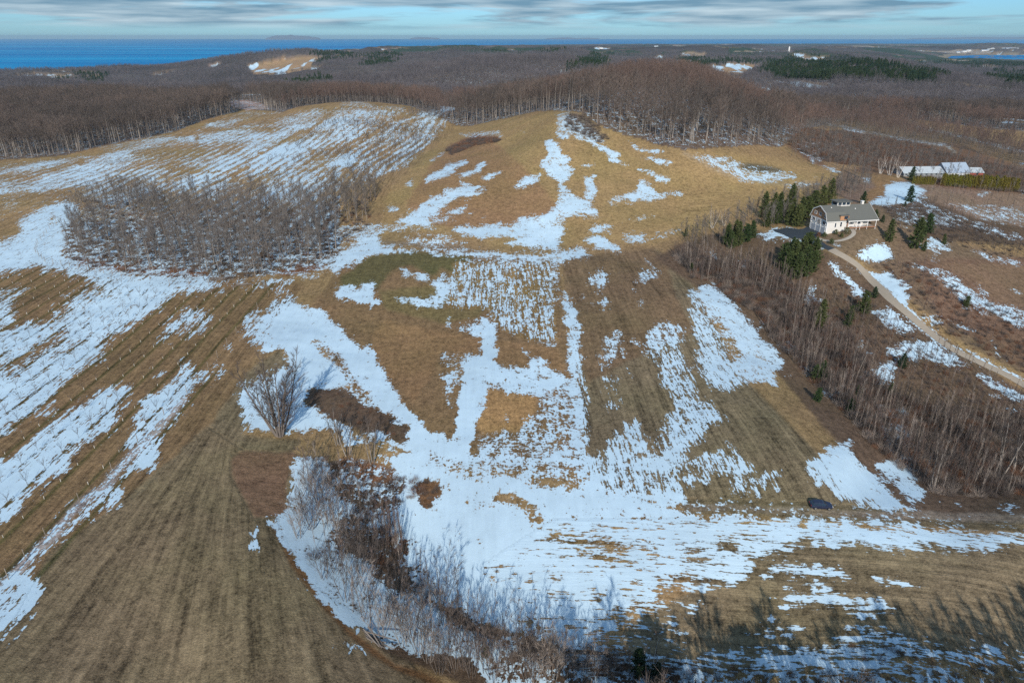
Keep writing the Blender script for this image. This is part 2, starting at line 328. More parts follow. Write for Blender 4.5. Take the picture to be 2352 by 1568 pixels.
snow(1, q(0,1,'-40,1640 80,1568 200,1490 300,1425 400,1330 500,1250 640,1180 740,1110 900,1080 920,1130 820,1220 780,1290 840,1300 760,1390 620,1445 540,1520 500,1568') + q(0,2,'490,0 470,50 400,130 280,220 180,300 90,400 -100,520 -200,400'),
     q(0,1,'905,1340 960,1230 1050,1150 1170,1100 1260,1000 1250,930 1300,905 1360,990 1300,1060 1440,1000 1290,1130 1200,1230 1100,1330 1000,1420 1110,1440 1060,1568 860,1568 870,1490 950,1380'),
     q(0,1,'1440,1110 1570,960 1560,990 1460,1110'), q(0,1,'1585,1090 1655,1005 1600,1085'), q(0,1,'1545,835 1580,790 1610,790 1570,840'), q(0,1,'1640,740 1700,610 1780,578 1770,620 1700,690'),
     q(0,1,'1040,1010 1080,985 1140,990 1110,1020'), q(0,1,'1655,455 1740,425 1740,435 1670,455'), q(0,1,'260,1290 330,1260 430,1235 350,1300'))
snow(.62, q(0,1,'1240,1170 1340,1060 1430,1000 1480,1010 1390,1090'), q(0,1,'1440,940 1500,920 1560,930 1500,985'), q(0,1,'560,1190 740,1110 700,1160 600,1200'))
for a in ['180,1360 640,930 900,700 1210,455', '0,1290 300,1060 700,700 1000,470']:
    put(SN, lmask(q(0,1,a), 3), 0.35)
# frosty lane beside the orchard
lane = q(0,1,'1270,1190 1130,1330 1050,1420 900,1560') + q(0,2,'780,150 650,270 500,400 380,540 260,650 150,770 0,900 -60,960')
put(SN, lmask(lane, 17, 24), .5); put(BC, lmask(lane, 15, 20), (.34,.30,.285)); put(ST, lmask(lane, 24, 30), .6)
lane2 = [(a + 14, b + 5) for a, b in lane]
put(SN, lmask(lane2, 5, 6), .05); put(SN, lmask([(a + 21, b + 7) for a, b in lane], 6, 7), .85)
snow(1, q(0,2,'860,110 960,0 1080,-60 1085,30 1070,50 1000,100 900,112'), q(0,2,'500,460 640,340 770,215 860,222 840,300 760,330 640,400 560,460'), q(0,2,'-60,980 0,950 80,815 180,830 290,860 310,930 200,1060 120,1170 0,1250 -60,1300'),
     q(0,2,'190,690 260,640 250,670 200,705'), q(0,2,'310,550 350,520 380,540 340,570'), q(0,2,'860,180 915,140 900,165'), q(0,2,'1705,610 1740,540 1765,565 1800,560 1785,605 1730,625'), q(0,2,'945,805 970,775 965,800'), q(0,2,'2245,1230 2352,1290 2352,1330 2290,1270'),
     q(1,2,'0,1310 30,1345 100,1325 150,1350 50,1385 0,1340'))
snow(.55, q(0,2,'0,1200 200,1060 300,930 310,960 200,1110 40,1240'), q(0,1,'1130,1440 1200,1330 1250,1260 1210,1290 1060,1420'))
# big patch round the lone tree
snow(1, q(0,1,'1700,725 1780,650 1870,570 1900,500 1980,470 2060,500 2060,530 2150,560 2250,570 2240,620 2280,640 2352,680') + q(1,1,'0,720 60,760 140,830 200,800 230,840 250,940 310,1000 340,1100 430,1200 440,1250 540,1320 590,1400 700,1400 720,1470 640,1568 300,1568 0,1568') +
     q(0,1,'2352,1568 2000,1400 1900,1390 1700,1380 1660,1330 1680,1250 1610,1210 1650,1120 1790,1010 1830,1080 1900,980 1980,950 1960,850 1900,860 1800,820 1700,740 1660,760'))
snow(0, q(0,1,'1730,1000 1810,900 1860,870 1965,850 1960,930 1880,975 1830,1060 1795,1010'),
     q(0,1,'2090,1180 2110,1120 2150,1100 2230,1105 2352,1110') + q(1,1,'0,1090 60,1110 120,1170 180,1230 240,1245 350,1290 460,1370 450,1450 470,1490 420,1500 380,1480 250,1430 150,1420 60,1360 0,1340') + q(0,1,'2352,1340 2230,1290 2180,1250 2110,1240'),
     q(0,1,'1700,1380 1900,1395 2352,1400 2352,1568 1700,1500'), q(1,1,'0,1480 300,1500 500,1560 500,1580 0,1580'))
snow(.6, q(0,1,'1900,1390 2351,1360 2351,1400 1950,1420'), q(1,1,'20,1390 300,1400 400,1500 100,1460'), q(1,1,'330,1320 420,1340 420,1370 350,1360'))
land(LITT, q(0,1,'2090,1180 2110,1120 2150,1100 2230,1105 2352,1110') + q(1,1,'0,1090 60,1110 120,1170 180,1230 240,1245 350,1290 460,1370 450,1450 470,1490 420,1500 380,1480 250,1430 150,1420 60,1360 0,1340') + q(0,1,'2352,1340 2230,1290 2180,1250 2110,1240'), .1)
snow(.42, q(0,1,'2140,780 2230,790 2352,870') + q(1,1,'0,880 60,960 80,1010 60,1060 130,1080 180,1130 240,1230 120,1160 60,1090 0,1000') + q(0,1,'2352,980 2250,930 2180,860'))
put(AM, pmask(q(0,1,'2100,750 2400,850 2400,1020 2150,900')), 1.0)
snow(.6, q(0,1,'1900,480 1960,430 2000,370 2352,290 2352,215 2050,320 1900,350 1750,390 1760,400 1900,405'))
snow(1, q(0,1,'2300,440 2351,400 2352,490 2310,470'))
# the hill
for p in ['560,1240 650,1180 740,1140 860,1095 870,1125 790,1160 760,1210 640,1240 580,1262', '790,1212 900,1170 960,1105 1000,1120 950,1190 850,1222', '940,1230 1020,1195 1110,1180 1020,1242',
          '790,1228 860,1258 890,1280 950,1285 960,1340 850,1360 765,1380 700,1440 640,1490 560,1500 620,1540 500,1580 330,1580 430,1490 540,1420 620,1360 700,1340 700,1305 850,1285',
          '1190,1300 1220,1250 1300,1208 1400,1208 1370,1240 1260,1290', '1380,990 1440,955 1500,990 1530,1060 1590,1095 1560,1120 1620,1180 1570,1190 1560,1250 1510,1265 1560,1295 1620,1350 1700,1400 1790,1470 1785,1500 1640,1480 1530,1500 1490,1590 1180,1560 1180,1530 1260,1500 1400,1470 1450,1430 1480,1400 1510,1370 1500,1260 1430,1215 1350,1110 1420,1080 1425,1030',
          '1660,1232 1740,1190 1760,1330 1730,1400 1670,1370 1700,1300', '1730,990 1800,1000 1870,1040 1945,1058 1900,1090 2000,1150 2150,1180 2275,1235 2230,1262 2100,1192 1950,1132 1850,1110 1800,1050',
          '1820,1412 1900,1350 2020,1330 2050,1235 2130,1260 2170,1340 2352,1318 2352,1340 2100,1382 1950,1385', '1960,960 2060,1020 2240,1040 2180,1060 2030,1030', '2050,1090 2150,1080 2290,1120 2210,1142 2150,1105',
          '1600,935 1730,970 1760,995 1640,965', '1480,940 1540,920 1585,940 1520,962', '730,1460 800,1430 900,1410 820,1470', '850,1470 920,1460 900,1490', '970,1490 1030,1485 980,1505', '720,1600 780,1560 900,1545 850,1590',
          '300,1450 330,1410 392,1420 370,1452', '440,1275 515,1215 470,1290', '620,1110 730,1035 700,1070 600,1130', '1720,1568 1780,1540 1870,1568 1850,1600 1700,1600', '1920,1532 2070,1490 2200,1480 2000,1522', '1950,1400 2000,1380 2010,1395']:
    snow(.86, q(1,0,p))
snow(.56, q(1,0,'1480,780 1560,770 1830,970 1780,990 1600,930 1480,930'), q(1,0,'850,1380 960,1280 1010,1290 940,1350'), q(1,0,'1610,1130 1740,1130 1800,1110 1700,1160'), q(1,0,'600,1510 760,1460 800,1480 640,1568'))
land(GREY, q(1,0,'1540,780 1680,800 1830,970 1700,960 1560,900'), .1, amp=1.0)
snow(.4, q(1,0,'800,920 1100,900 1110,950 1000,940 850,950'), q(1,0,'700,1150 760,1100 740,1140'), q(1,0,'1240,900 1280,910 1250,930'))
land((.16,.08,.05), q(1,0,'720,1020 900,930 1080,940 1100,960 900,1010 760,1060'), .1)
snow(.62, q(2,0,'60,1060 180,1070 330,1085 370,1115 600,1170 780,1190 790,1230 640,1250 520,1230 350,1210 230,1150 130,1100'))
put(AM, pmask(q(2,0,'60,1060 180,1070 330,1085 370,1115 600,1170 780,1190 790,1230 640,1250 520,1230 350,1210 230,1150 130,1100')), 1.1)
land((.10,.085,.06), q(2,0,'360,1130 520,1130 680,1165 700,1190 560,1190 420,1170'), .1); snow(.2, q(2,0,'360,1130 520,1130 680,1165 700,1190 560,1190 420,1170'))
snow(.75, q(2,0,'350,1190 520,1230 660,1250 640,1262 450,1250 350,1225'), q(2,0,'700,1275 950,1258 930,1272 700,1292'), q(2,0,'900,1218 990,1225 960,1236'), q(2,0,'0,1262 50,1270 20,1285 0,1280'))
put(BC, lmask(q(2,0,'0,1050 120,1110 230,1170 400,1235 700,1270 900,1262'), 5), (.34,.26,.17)); put(SN, lmask(q(2,0,'0,1050 120,1110 230,1170 400,1235'), 5), .2)
# level ground between hill and fields
snow(.9, q(1,1,'730,18 830,-10 1000,-10 1480,-20 1540,10 1500,40 1400,45 1300,52 1000,72 850,55'), q(1,1,'1100,112 1250,68 1500,25 1532,40 1490,140 1300,135'), q(1,1,'1660,82 1780,48 1850,100 1955,152 1900,170 1750,140'), q(1,1,'1940,70 2000,35 2100,50 2050,100'), q(1,1,'2000,105 2352,5 2352,22 2150,82'),
     q(1,1,'-40,240 0,180 100,90 100,130 250,120 450,150 900,160 1400,190 1530,160 1535,250 1450,232 1200,215 900,200 500,172 200,190 60,270 -60,330'), q(1,1,'1530,165 1640,130 1720,182 1530,235'), q(1,1,'90,20 180,0 250,40 270,120 120,130'), q(1,1,'430,90 720,95 740,120 500,120'))
snow(.5, q(1,1,'0,-20 90,-30 300,-30 700,-10 640,10 400,0 200,60 60,90 0,140'), q(1,1,'380,70 700,50 900,110 700,110 440,90'), q(1,1,'1300,700 1480,760 1470,820 1290,780'))
land(DIRT, q(1,1,'300,90 500,100 900,140 880,152 500,128 280,112'), .5, 3)
snow(.1, q(1,1,'300,95 500,105 900,142 880,150 500,122 290,108'))
# middle field
snow(1, q(1,1,'-20,400 60,400 130,420 160,390 235,380 200,470 250,490 285,530 150,530 50,500 -20,490'), q(1,1,'375,330 430,283 485,300 450,325 410,325'), q(1,1,'490,332 550,308 635,350 590,365 520,352'),
     q(1,1,'620,400 670,375 690,300 715,310 700,390 740,395 770,330 765,400 720,470 690,550 540,540 400,510 360,470 500,495 590,490 690,500 665,440'), q(1,1,'900,650 960,655 980,730 930,760 880,730'), q(1,1,'710,690 760,600 755,690'),
     q(1,1,'970,620 1060,640 1075,830 1040,915 940,920 965,850 985,730'), q(1,1,'950,900 1050,900 1110,940 1060,1000 1000,1080 1010,1120 970,1300 920,1430 900,1500 870,1568 600,1568 720,1470 790,1400 800,1280 805,1120 850,970 870,880 920,870 930,900'), q(1,1,'225,690 245,683 240,697'), q(1,1,'500,578 530,580 515,590'), q(1,1,'570,655 595,640 580,665'))
snow(.58, q(1,1,'780,240 860,230 1100,220 1450,230 1500,250 1500,430 1460,480 1475,780 1380,800 1290,770 1270,690 1200,750 1120,700 1060,620 1000,560 730,550 790,470 770,400'))
snow(.72, q(1,1,'1040,270 1140,265 1130,380 1040,400'), q(1,1,'830,250 880,250 900,400 860,430 800,440'), q(1,1,'1150,500 1300,560 1340,640 1200,740 1120,690 1100,560'), q(1,1,'760,430 900,400 990,450 990,540 740,545'), q(1,1,'1380,320 1460,320 1455,430 1380,400'), q(1,1,'1400,480 1460,480 1460,660 1400,700'))
snow(.22, q(1,1,'1260,300 1400,300 1380,350 1270,340'), q(1,1,'1220,380 1440,400 1400,440 1240,440'), q(1,1,'1080,420 1160,420 1150,450 1080,460'), q(1,1,'1440,400 1520,400 1530,480 1460,480'), q(1,1,'1340,480 1390,480 1390,700 1350,700'), q(1,1,'900,290 960,270 980,360 930,400'), q(1,1,'1180,470 1260,480 1260,590 1220,600'))
snow(.6, q(1,1,'780,690 860,640 960,660 900,700 820,710'), q(1,1,'700,850 850,880 850,960 700,950'), q(1,1,'680,1000 830,980 810,1060 770,1090 740,1290 720,1180'), q(1,1,'1240,830 1280,830 1300,900 1270,960'))
snow(.85, q(1,1,'1050,940 1200,970 1280,960 1320,870 1380,880 1450,970 1550,1010 1640,1100 1640,1130 1500,1120 1340,1160 1150,1130 1000,1110'))
snow(.62, q(1,1,'1340,1160 1500,1120 1640,1130 1690,1568 960,1568 940,1430 1050,1400 1230,1400 1240,1320 1350,1260'))
snow(.25, q(1,1,'1470,1170 1530,1180 1530,1230 1480,1220'), q(1,1,'1500,1290 1560,1290 1560,1350 1510,1330'), q(1,1,'950,1400 1060,1400 1050,1470 960,1440'), q(1,1,'1370,1350 1400,1350 1400,1460 1370,1460'), q(1,1,'1150,1400 1220,1400 1220,1500 1160,1490'))
snow(.7, q(1,1,'1100,1320 1150,1260 1160,1330 1120,1350'))
snow(.85, q(1,1,'1515,450 1550,440 1640,620 1660,900 1700,1200 1720,1590 1620,1590 1580,1000 1545,700'))
snow(.3, q(1,1,'1640,900 1665,900 1700,1300 1690,1500 1665,1300'))
# eastern field
snow(.8, q(1,1,'1690,382 1790,288 1842,290 1830,380 1790,442 1720,412'), q(1,1,'1740,512 1830,488 1858,550 1780,552'), q(1,1,'2015,342 2090,288 2175,340 2080,372'), q(1,1,'2075,238 2110,240 2270,352 2200,322'), q(1,1,'2040,522 2080,498 2105,540 2070,565'))
snow(.48, q(1,1,'1620,430 1730,500 1680,520'), q(1,1,'1990,460 2000,400 2040,372 2020,440'), q(1,1,'1820,720 1930,700 1960,900 1900,880 1850,980 1790,1000 1760,880'), q(1,1,'1790,1042 1900,1060 1910,1130 1800,1112'), q(1,1,'1800,1180 1920,1180 1920,1250 1830,1240'), q(1,1,'1970,960 2010,980 2020,1080 1990,1050'), q(1,1,'1980,750 2100,830 2110,890 2000,800'))
snow(.74, q(1,1,'2100,730 2220,645 2352,680') + q(2,1,'0,880 30,960 80,1080 120,1200 160,1240 260,1300 300,1350 180,1330 150,1420 60,1380 0,1300') + q(1,1,'2300,1190 2200,1060 2190,990 2250,970 2150,900 2110,820'))
snow(.8, q(1,1,'2230,1330 2352,1200 2352,1590 2180,1590 2200,1500'), q(1,1,'1820,1500 1950,1380 2080,1325 2110,1450 2150,1600 1800,1600'))
snow(.25, q(1,1,'2160,1380 2230,1380 2240,1500 2150,1500'))
snow(.86, q(2,1,'20,450 60,435 110,420 170,370 230,400 310,490 400,560 440,650 510,680 560,780 630,840 690,940 680,980 620,980 690,1130 650,1110 600,1070 530,1060 440,1060 370,1080 340,1130 260,1120 200,1130 150,1010 120,900 60,620 30,560 60,550 130,600'))
snow(.3, q(2,1,'30,470 100,500 260,640 400,860 450,900 380,900 250,700 110,560'), q(2,1,'200,650 270,720 340,860 400,890 330,930 260,850'), )
snow(.55, q(2,1,'90,860 160,980 230,1130 160,1080 100,960'))
snow(.82, q(2,1,'0,1210 90,1210 130,1320 150,1420 100,1500 0,1520'), q(2,1,'945,1550 1010,1500 1080,1500 1150,1455 1200,1600 900,1600') + [], q(2,1,'1010,1330 1045,1360 1020,1345'))
snow(.6, q(2,1,'280,1430 400,1540 420,1600 250,1600'), q(2,1,'180,1330 300,1350 260,1260 120,1200'))
snow(1, q(2,2,'970,-20 1160,-20 1250,90 1400,220 1500,330 1660,365 1500,380 1330,370 1180,330 1100,270 1000,200 900,205 950,150 880,140 840,110 870,30'))
snow(.72, q(2,2,'0,20 200,0 370,-20 480,60 500,170 560,220 590,265 300,250 330,180 140,90 0,80'), q(2,2,'520,120 650,90 690,110 560,150'), q(2,2,'600,150 680,270 650,265'), q(2,2,'0,110 180,120 160,190 0,200'))
snow(.82, q(2,2,'1300,60 1500,20 1600,0 1650,200 1660,320 1540,320 1460,180 1350,130'))
# thicket slope on the east
for p, s in [('1190,190 1330,105 1420,120 1460,200 1370,240 1270,232', .95), ('1000,230 1060,240 1130,330 1220,400 1300,480 1190,480 1100,350 1020,310', .85), ('1100,240 1200,270 1300,322 1440,310 1570,410 1500,440 1570,560 1700,680 1850,790 2190,970 2352,1045 2352,1065 2150,990 1900,860 1750,770 1600,650 1480,500 1380,400 1280,330', 1),
             ('1280,572 1420,550 1500,620 1620,720 1500,722 1350,650', .8), ('1380,882 1500,770 1750,790 1900,900 2000,975 1960,980 1830,950 1650,880 1600,950 1540,900 1450,890', .85), ('2000,980 2180,1070 2352,1170 2352,1215 2150,1110 2060,1050', .9),
             ('1200,780 1290,758 1200,830 1330,850 1290,880', .85), ('660,790 720,770 790,820 720,860', .9), ('770,502 880,420 950,400 880,470 1010,490 860,532', .7), ('520,662 600,610 670,600 570,672', .75), ('1190,1022 1280,1000 1400,920 1470,930 1430,1080 1250,1050', .85), ('950,1100 1150,1110 1080,1180 990,1150', .85),
             ('1140,1200 1300,1210 1520,1220 1560,1290 1530,1370 1450,1310 1340,1260', .66), ('1350,1350 1500,1340 1590,1450 1630,1600 1450,1600 1390,1460', .82), ('1520,260 1600,230 1700,280 1830,310 1920,360 2050,480 2062,410 1970,345 2130,500 2352,560 2352,690 2200,640 2100,600 1950,560 1850,450 1740,330', .7),
             ('1900,140 2000,165 2140,200 2352,240 2352,262 2140,222', .9), ('2210,380 2280,420 2352,470 2300,460', .8), ('2090,700 2180,850 2300,950 2150,860', .62), ('1420,440 1570,450 1540,560 1480,530', .9), ('150,180 230,170 260,220 200,235', .7), ('310,230 420,230 520,260 440,280', .75), ('280,340 390,335 350,360', .6), ('800,950 870,990 890,1040 830,1010', .8), ('690,1020 760,1010 740,1040', .8),
             ('590,10 760,0 730,60 870,110 960,120 975,150 900,125 700,85 600,50', .95), ('490,50 640,40 640,100 560,90', .7), ('1050,100 1090,115 1080,130 1050,130', .95), ('1640,600 1830,640 2030,700 2020,730 1900,700 1700,650', .6), ('1700,60 1830,110 1880,130 1700,120', .8), ('1690,200 1780,215 1750,235', .9), ('2000,1300 2352,1250 2352,1270 2100,1330', .5), ('1500,60 1700,130 1880,130 1800,180 1600,120', .6), ('1880,1300 1990,1300 1900,1340', .7), ('2200,1210 2260,1215 2230,1235', .9), ('2100,1140 2200,1155 2160,1170', .9)]:
    snow(s, q(2,1,p))
for p, s in [('1230,1420 1400,1340 1400,1270 1540,1255 1680,1310 1640,1345 1560,1400 1450,1410 1300,1410', .95), ('1600,1370 1800,1450 2000,1530 2140,1580 2352,1640 2352,1655 2000,1568 1760,1460 1600,1395', .85), ('1560,1320 1700,1370 1640,1380', .7), ('2240,1420 2300,1420 2310,1490 2260,1490', .8), ('2290,1300 2352,1300 2352,1340', .9), ('2020,1320 2150,1330 2040,1360', .8), ('1240,1220 1300,1220 1290,1260 1230,1260', .8),
             ('930,1140 1060,1160 1120,1210 1080,1200', .8), ('1100,870 1250,905 1240,930 1120,925', .75), ('1420,940 1600,965 1820,995 1800,1010 1480,965', .75), ('700,815 820,830 780,845', .7), ('1600,795 1760,800 1740,825 1620,815', .85), ('1980,845 2230,875 2220,890 2000,870', .85), ('1700,1150 1780,1150 1750,1170', .5), ('2200,1000 2352,1040 2352,1060 2200,1020', .8), ('2300,1100 2352,1130 2352,1170', .7)]:
    snow(s, q(2,0,p))
snow(.38, q(2,0,'1800,1400 2352,1420 2352,1560 2100,1520'), q(2,0,'1400,1430 1750,1440 2000,1530 2000,1568 1500,1568'), q(2,0,'750,980 1100,900 1150,1050 900,1130'))
for l, w in [('640,812 860,842 1100,870 1250,905 1430,938 1600,968 1820,1000 1880,1060', 4), ('1150,722 1300,740 1480,770 1560,810 1620,870', 5), ('1620,875 1900,935 2352,1050', 6), ('1600,795 1900,835 2352,895', 5)]:
    put(BC, lmask(q(2,0,l), w), (.36,.30,.22)); put(SN, lmask(q(2,0,l), w), .55)
# big open snow at the front, and the ravine
snow(.90, q(1,1,'600,1568 2352,1590') + q(2,2,'0,200 0,340 -20,385 0,400 700,432 1100,445 1500,472 1800,505 2000,535 2450,540 2450,620 2090,640 1500,635 1100,618 750,588 830,650 600,655 600,700 580,740 440,702 520,790 440,850 380,880 200,900 0,960') +
     q(1,2,'2352,1000 2100,1060 1900,1160 1690,1255 1850,1335 2000,1375 2352,1385 2352,1600 1000,1600 900,1400 300,1350 0,1130') + q(0,2,'2200,980 2100,820 2000,690 1900,560 1830,430 1960,430 1960,300 2010,100 2040,0'))
snow(.99, q(1,2,'550,450 800,350 1000,340 1250,500 1500,620 1900,720 2000,1000 1800,1150 1300,1160 1000,1100 750,900 600,700'))
snow(.35, q(1,2,'1000,292 1130,258 1190,250 1270,310 1345,350 1392,482 1300,472 1200,355 1100,322'), q(1,2,'2030,600 2170,640 2195,715 2100,680'), q(1,2,'1430,845 1500,850 1545,885 1470,885'), q(1,2,'1700,962 1780,970 1835,1035 1740,1020'), q(1,2,'1480,480 1600,500 1560,512'), q(1,2,'1500,570 1600,575 1560,600 1500,600'), q(1,2,'1880,350 2000,390 1930,385'), q(1,2,'800,210 870,210 860,250 800,240'), q(1,2,'1140,1070 1270,1110 1240,1140 1160,1110'), q(1,2,'1055,735 1090,732 1085,742'),
     q(2,2,'0,580 150,680 300,690 290,720 100,700 0,690'), q(2,2,'200,615 340,610 350,650 250,655'))
snow(.3, q(1,2,'1300,150 1400,135 1620,185 1590,225 1550,240 1450,212 1310,200'), q(1,2,'1150,120 1230,108 1210,160 1150,165'), q(1,2,'1800,188 1940,200 1900,232 1820,220'), q(1,2,'1980,205 2250,225 2180,250 2000,230'), q(1,2,'620,40 720,50 700,80 640,70'), q(1,2,'880,110 950,110 920,150'))
snow(.64, q(1,2,'500,40 1100,20 1700,60 2352,120 2352,190 1700,100 1700,230 1350,215 1100,150'), q(1,2,'1350,520 1900,560 2000,700 1800,800 1500,640'))
snow(.3, q(1,2,'1300,150 1400,135 1620,185 1590,225 1550,240 1450,212 1310,200'))
snow(.12, q(1,2,'500,205 560,170 690,205 685,285 600,378 535,305'))
snow(.42, q(1,2,'0,40 200,70 440,180 420,370 250,420 0,330'), q(1,2,'1990,1080 2200,1060 2150,880 2352,840 2352,1390 2000,1372 1850,1335 1690,1258 1900,1160'))
snow(.15, q(1,2,'2200,900 2352,850 2352,1000 2200,1010'), q(1,2,'1900,1165 2352,1130 2352,1250 1950,1230'), q(1,2,'1700,1260 2352,1290 2352,1375 1990,1350'))
snow(.25, q(1,2,'-40,430 80,400 300,480 450,600 470,760 640,800 600,830 440,800 500,920 800,1060 1100,1190 1400,1260 1560,1340 1500,1400 1100,1300 850,1180 600,1000 300,900 150,700 -100,600'))
snow(.45, q(1,2,'1560,1340 2352,1440 2352,1600 1000,1600 1000,1400 1300,1350'), q(2,2,'-40,1460 300,1440 700,1500 1300,1520 1300,1600 -40,1600'))
snow(.2, q(0,2,'2210,-20 2352,10 2352,260 2300,230 2290,120') + [], q(1,2,'0,0 290,10 380,110 200,100 0,60'))
put(ST, pmask([(1270,1190),(1800,1190),(2500,1230),(2500,1560),(1350,1560),(1100,1300)]), .85); put(RW, pmask([(1270,1190),(1800,1190),(2500,1230),(2500,1560),(1350,1560),(1100,1300)]), 3)
# field at the lower right
snow(0, q(2,2,'450,700 600,650 830,650 780,590 1100,620 1500,640 2090,645 2450,625 2450,1330 2000,1280 1500,1235 1300,1195 1130,1195 1080,1260 900,1310 700,1290 300,1335 0,1370 0,1060 380,880 440,852 520,830 600,760 580,735'))
for p, s in [('700,742 900,755 1100,790 1225,850 1000,850 850,842 690,822', .82), ('1290,832 1400,850 1725,890 1500,902 1290,882', .7), ('680,962 740,930 950,930 1020,975 1350,1000 1515,1100 1200,1122 1100,1075 950,1042 670,1042', .84), ('345,1212 560,1150 760,1150 880,1200 650,1242 500,1202', .72), ('560,950 640,950 620,985', .6), ('0,830 260,880 280,910 0,960', .62), ('0,990 280,985 150,1050 0,1070', .62), ('600,760 700,740 690,830 500,850', .5), ('1500,1100 1720,1110 1600,1122', .6), ('0,1180 60,1190 0,1215', .7), ('1920,1240 2090,1252 2070,1264', .8), ('0,1290 50,1300 0,1318', .7), ('600,655 780,640 700,700 620,690', .5), ('880,648 905,655 895,668', .9)]:
    snow(s, q(2,2,p))
snow(.72, q(2,2,'0,1395 300,1345 700,1300 900,1330 1090,1270 1130,1205 1300,1200 1500,1245 2000,1290 2450,1350 2450,1600 0,1600'))
snow(.3, q(2,2,'1400,1340 1560,1340 1600,1420 1500,1450'), q(2,2,'1600,1320 1800,1370 1850,1450 1720,1420'), q(2,2,'1050,1310 1200,1320 1150,1370'), q(2,2,'1340,1400 1480,1480 1640,1560 1400,1540'), q(2,2,'1900,1360 2100,1400 2352,1500 2352,1600 1800,1568'), q(2,2,'400,1440 800,1460 900,1520 400,1500'), q(2,2,'1800,1300 2100,1320 2350,1400 2300,1420 2000,1370'))
# verge and track at the right
snow(.12, q(2,2,'0,300 300,320 640,322 900,330 1180,335 1500,382 1760,385 2450,380 2450,530 2000,522 1800,500 1500,470 1100,440 700,430 390,402 0,388 -60,384'))
snow(.7, q(2,2,'240,325 350,330 340,360 260,350'), q(2,2,'380,338 640,345 620,352 400,346'), q(2,2,'530,370 620,368 600,382'), q(2,2,'0,300 180,330 150,350 0,345'), q(2,2,'1500,370 1700,376 1560,382'), q(2,2,'1690,390 1770,395 1700,398'), q(2,2,'2070,335 2200,340 2352,320 2300,350 2220,385 2150,355'), q(2,2,'1750,290 1810,335 1770,330'), q(2,2,'1850,320 1940,345 1900,350'))
_f = sstep(.35, .6, ST) * sstep(420, 560, VV); _h = (.30 + .22 * _f) * sstep(330, 560, VV); SN = SN * (1 - _h) + blur(SN, 55) * _h; SN = SN * (1 - .06 * _f); AM = AM * (1 + .30 * _f)
# wheel tracks pressed through the snow
for l, w in [('1345,560 1352,800 1366,960 1385,1090 1420,1130 1500,1158 1700,1168 1900,1178', 2.5), ('1338,560 1345,800 1358,960 1372,1090 1400,1140 1500,1167 1700,1177 1900,1186', 2.5), ('690,730 760,800 880,960 960,1040 1100,1075', 2.5), ('700,728 772,796 892,954 972,1032 1110,1066', 2.5),
             ('1000,560 1200,566 1290,590', 2.5), ('1500,1190 1700,1260 1850,1420', 2.5), ('1400,1165 1560,1300 1640,1400', 2.5), ('1100,1100 1300,1120 1600,1150', 2.5)]:
    P_ = [tuple(float(c) for c in a.split(',')) for a in l.split()]; m_ = lmask(P_, w)
    if m_: SN[m_[0]][m_[1]] = np.minimum(SN[m_[0]][m_[1]], .45)
for l in ('1500,385 1750,400 2080,404 2420,412', '1500,412 1750,432 2080,444 2420,456', '640,365 900,372 1200,392 1500,398'):
    put(BC, lmask(q(2,2,l), 3.5), (.30, .25, .20))
# far clearings
for col, p, s in [((.30,.20,.12), q(0,0,'1700,460 1950,410 2230,410 2140,470 2150,510 1980,530 1750,540'), .5), ((.30,.20,.12), q(2,0,'210,470 540,458 480,500 400,550 300,560 220,520'), .5), ((.30,.22,.15), q(2,0,'0,385 150,370 200,400 120,410 0,395'), .4), ((.28,.16,.11), q(0,0,'1570,700 1800,710 1860,750 1700,760 1600,740'), .5),
                  ((.33,.24,.15), q(2,0,'140,310 240,308 230,320 150,320'), .2), ((.30,.20,.12), q(2,0,'1100,328 1500,333 1480,342 1120,338'), .1), ((.3,.25,.2), q(1,0,'2040,415 2220,390 2200,430 2060,435'), .8)]:
    pass
SNs = blur(SN, 2); SN = blur(SN, 9); _w = sstep(330, 560, VV); SN = SNs * (1 - _w) + SN * _w; BC = blur(BC, 4); ST = blur(ST, 3); AM = blur(AM, 3)
def sample(arr, u, v, near=False):
    u = np.where(u < 4, 8 - u, u); u = np.where(u > 2348, 4696 - u, u); u = np.abs(u)
    fu = np.clip((np.clip(u, 2, 2350) - MU0) / MS - .5, 0, MW_ - 1.001); fv = np.clip((np.clip(v, 88, 1566) - MV0) / MS - .5, 0, MH_ - 1.001)
    if near: return arr[(fv + .5).astype(int), (fu + .5).astype(int)]
    iu = fu.astype(int); iv = fv.astype(int); a = fu - iu; b = fv - iv
    if arr.ndim == 3: a = a[..., None]; b = b[..., None]
    return (arr[iv, iu] * (1 - a) + arr[iv, iu + 1] * a) * (1 - b) + (arr[iv + 1, iu] * (1 - a) + arr[iv + 1, iu + 1] * a) * b
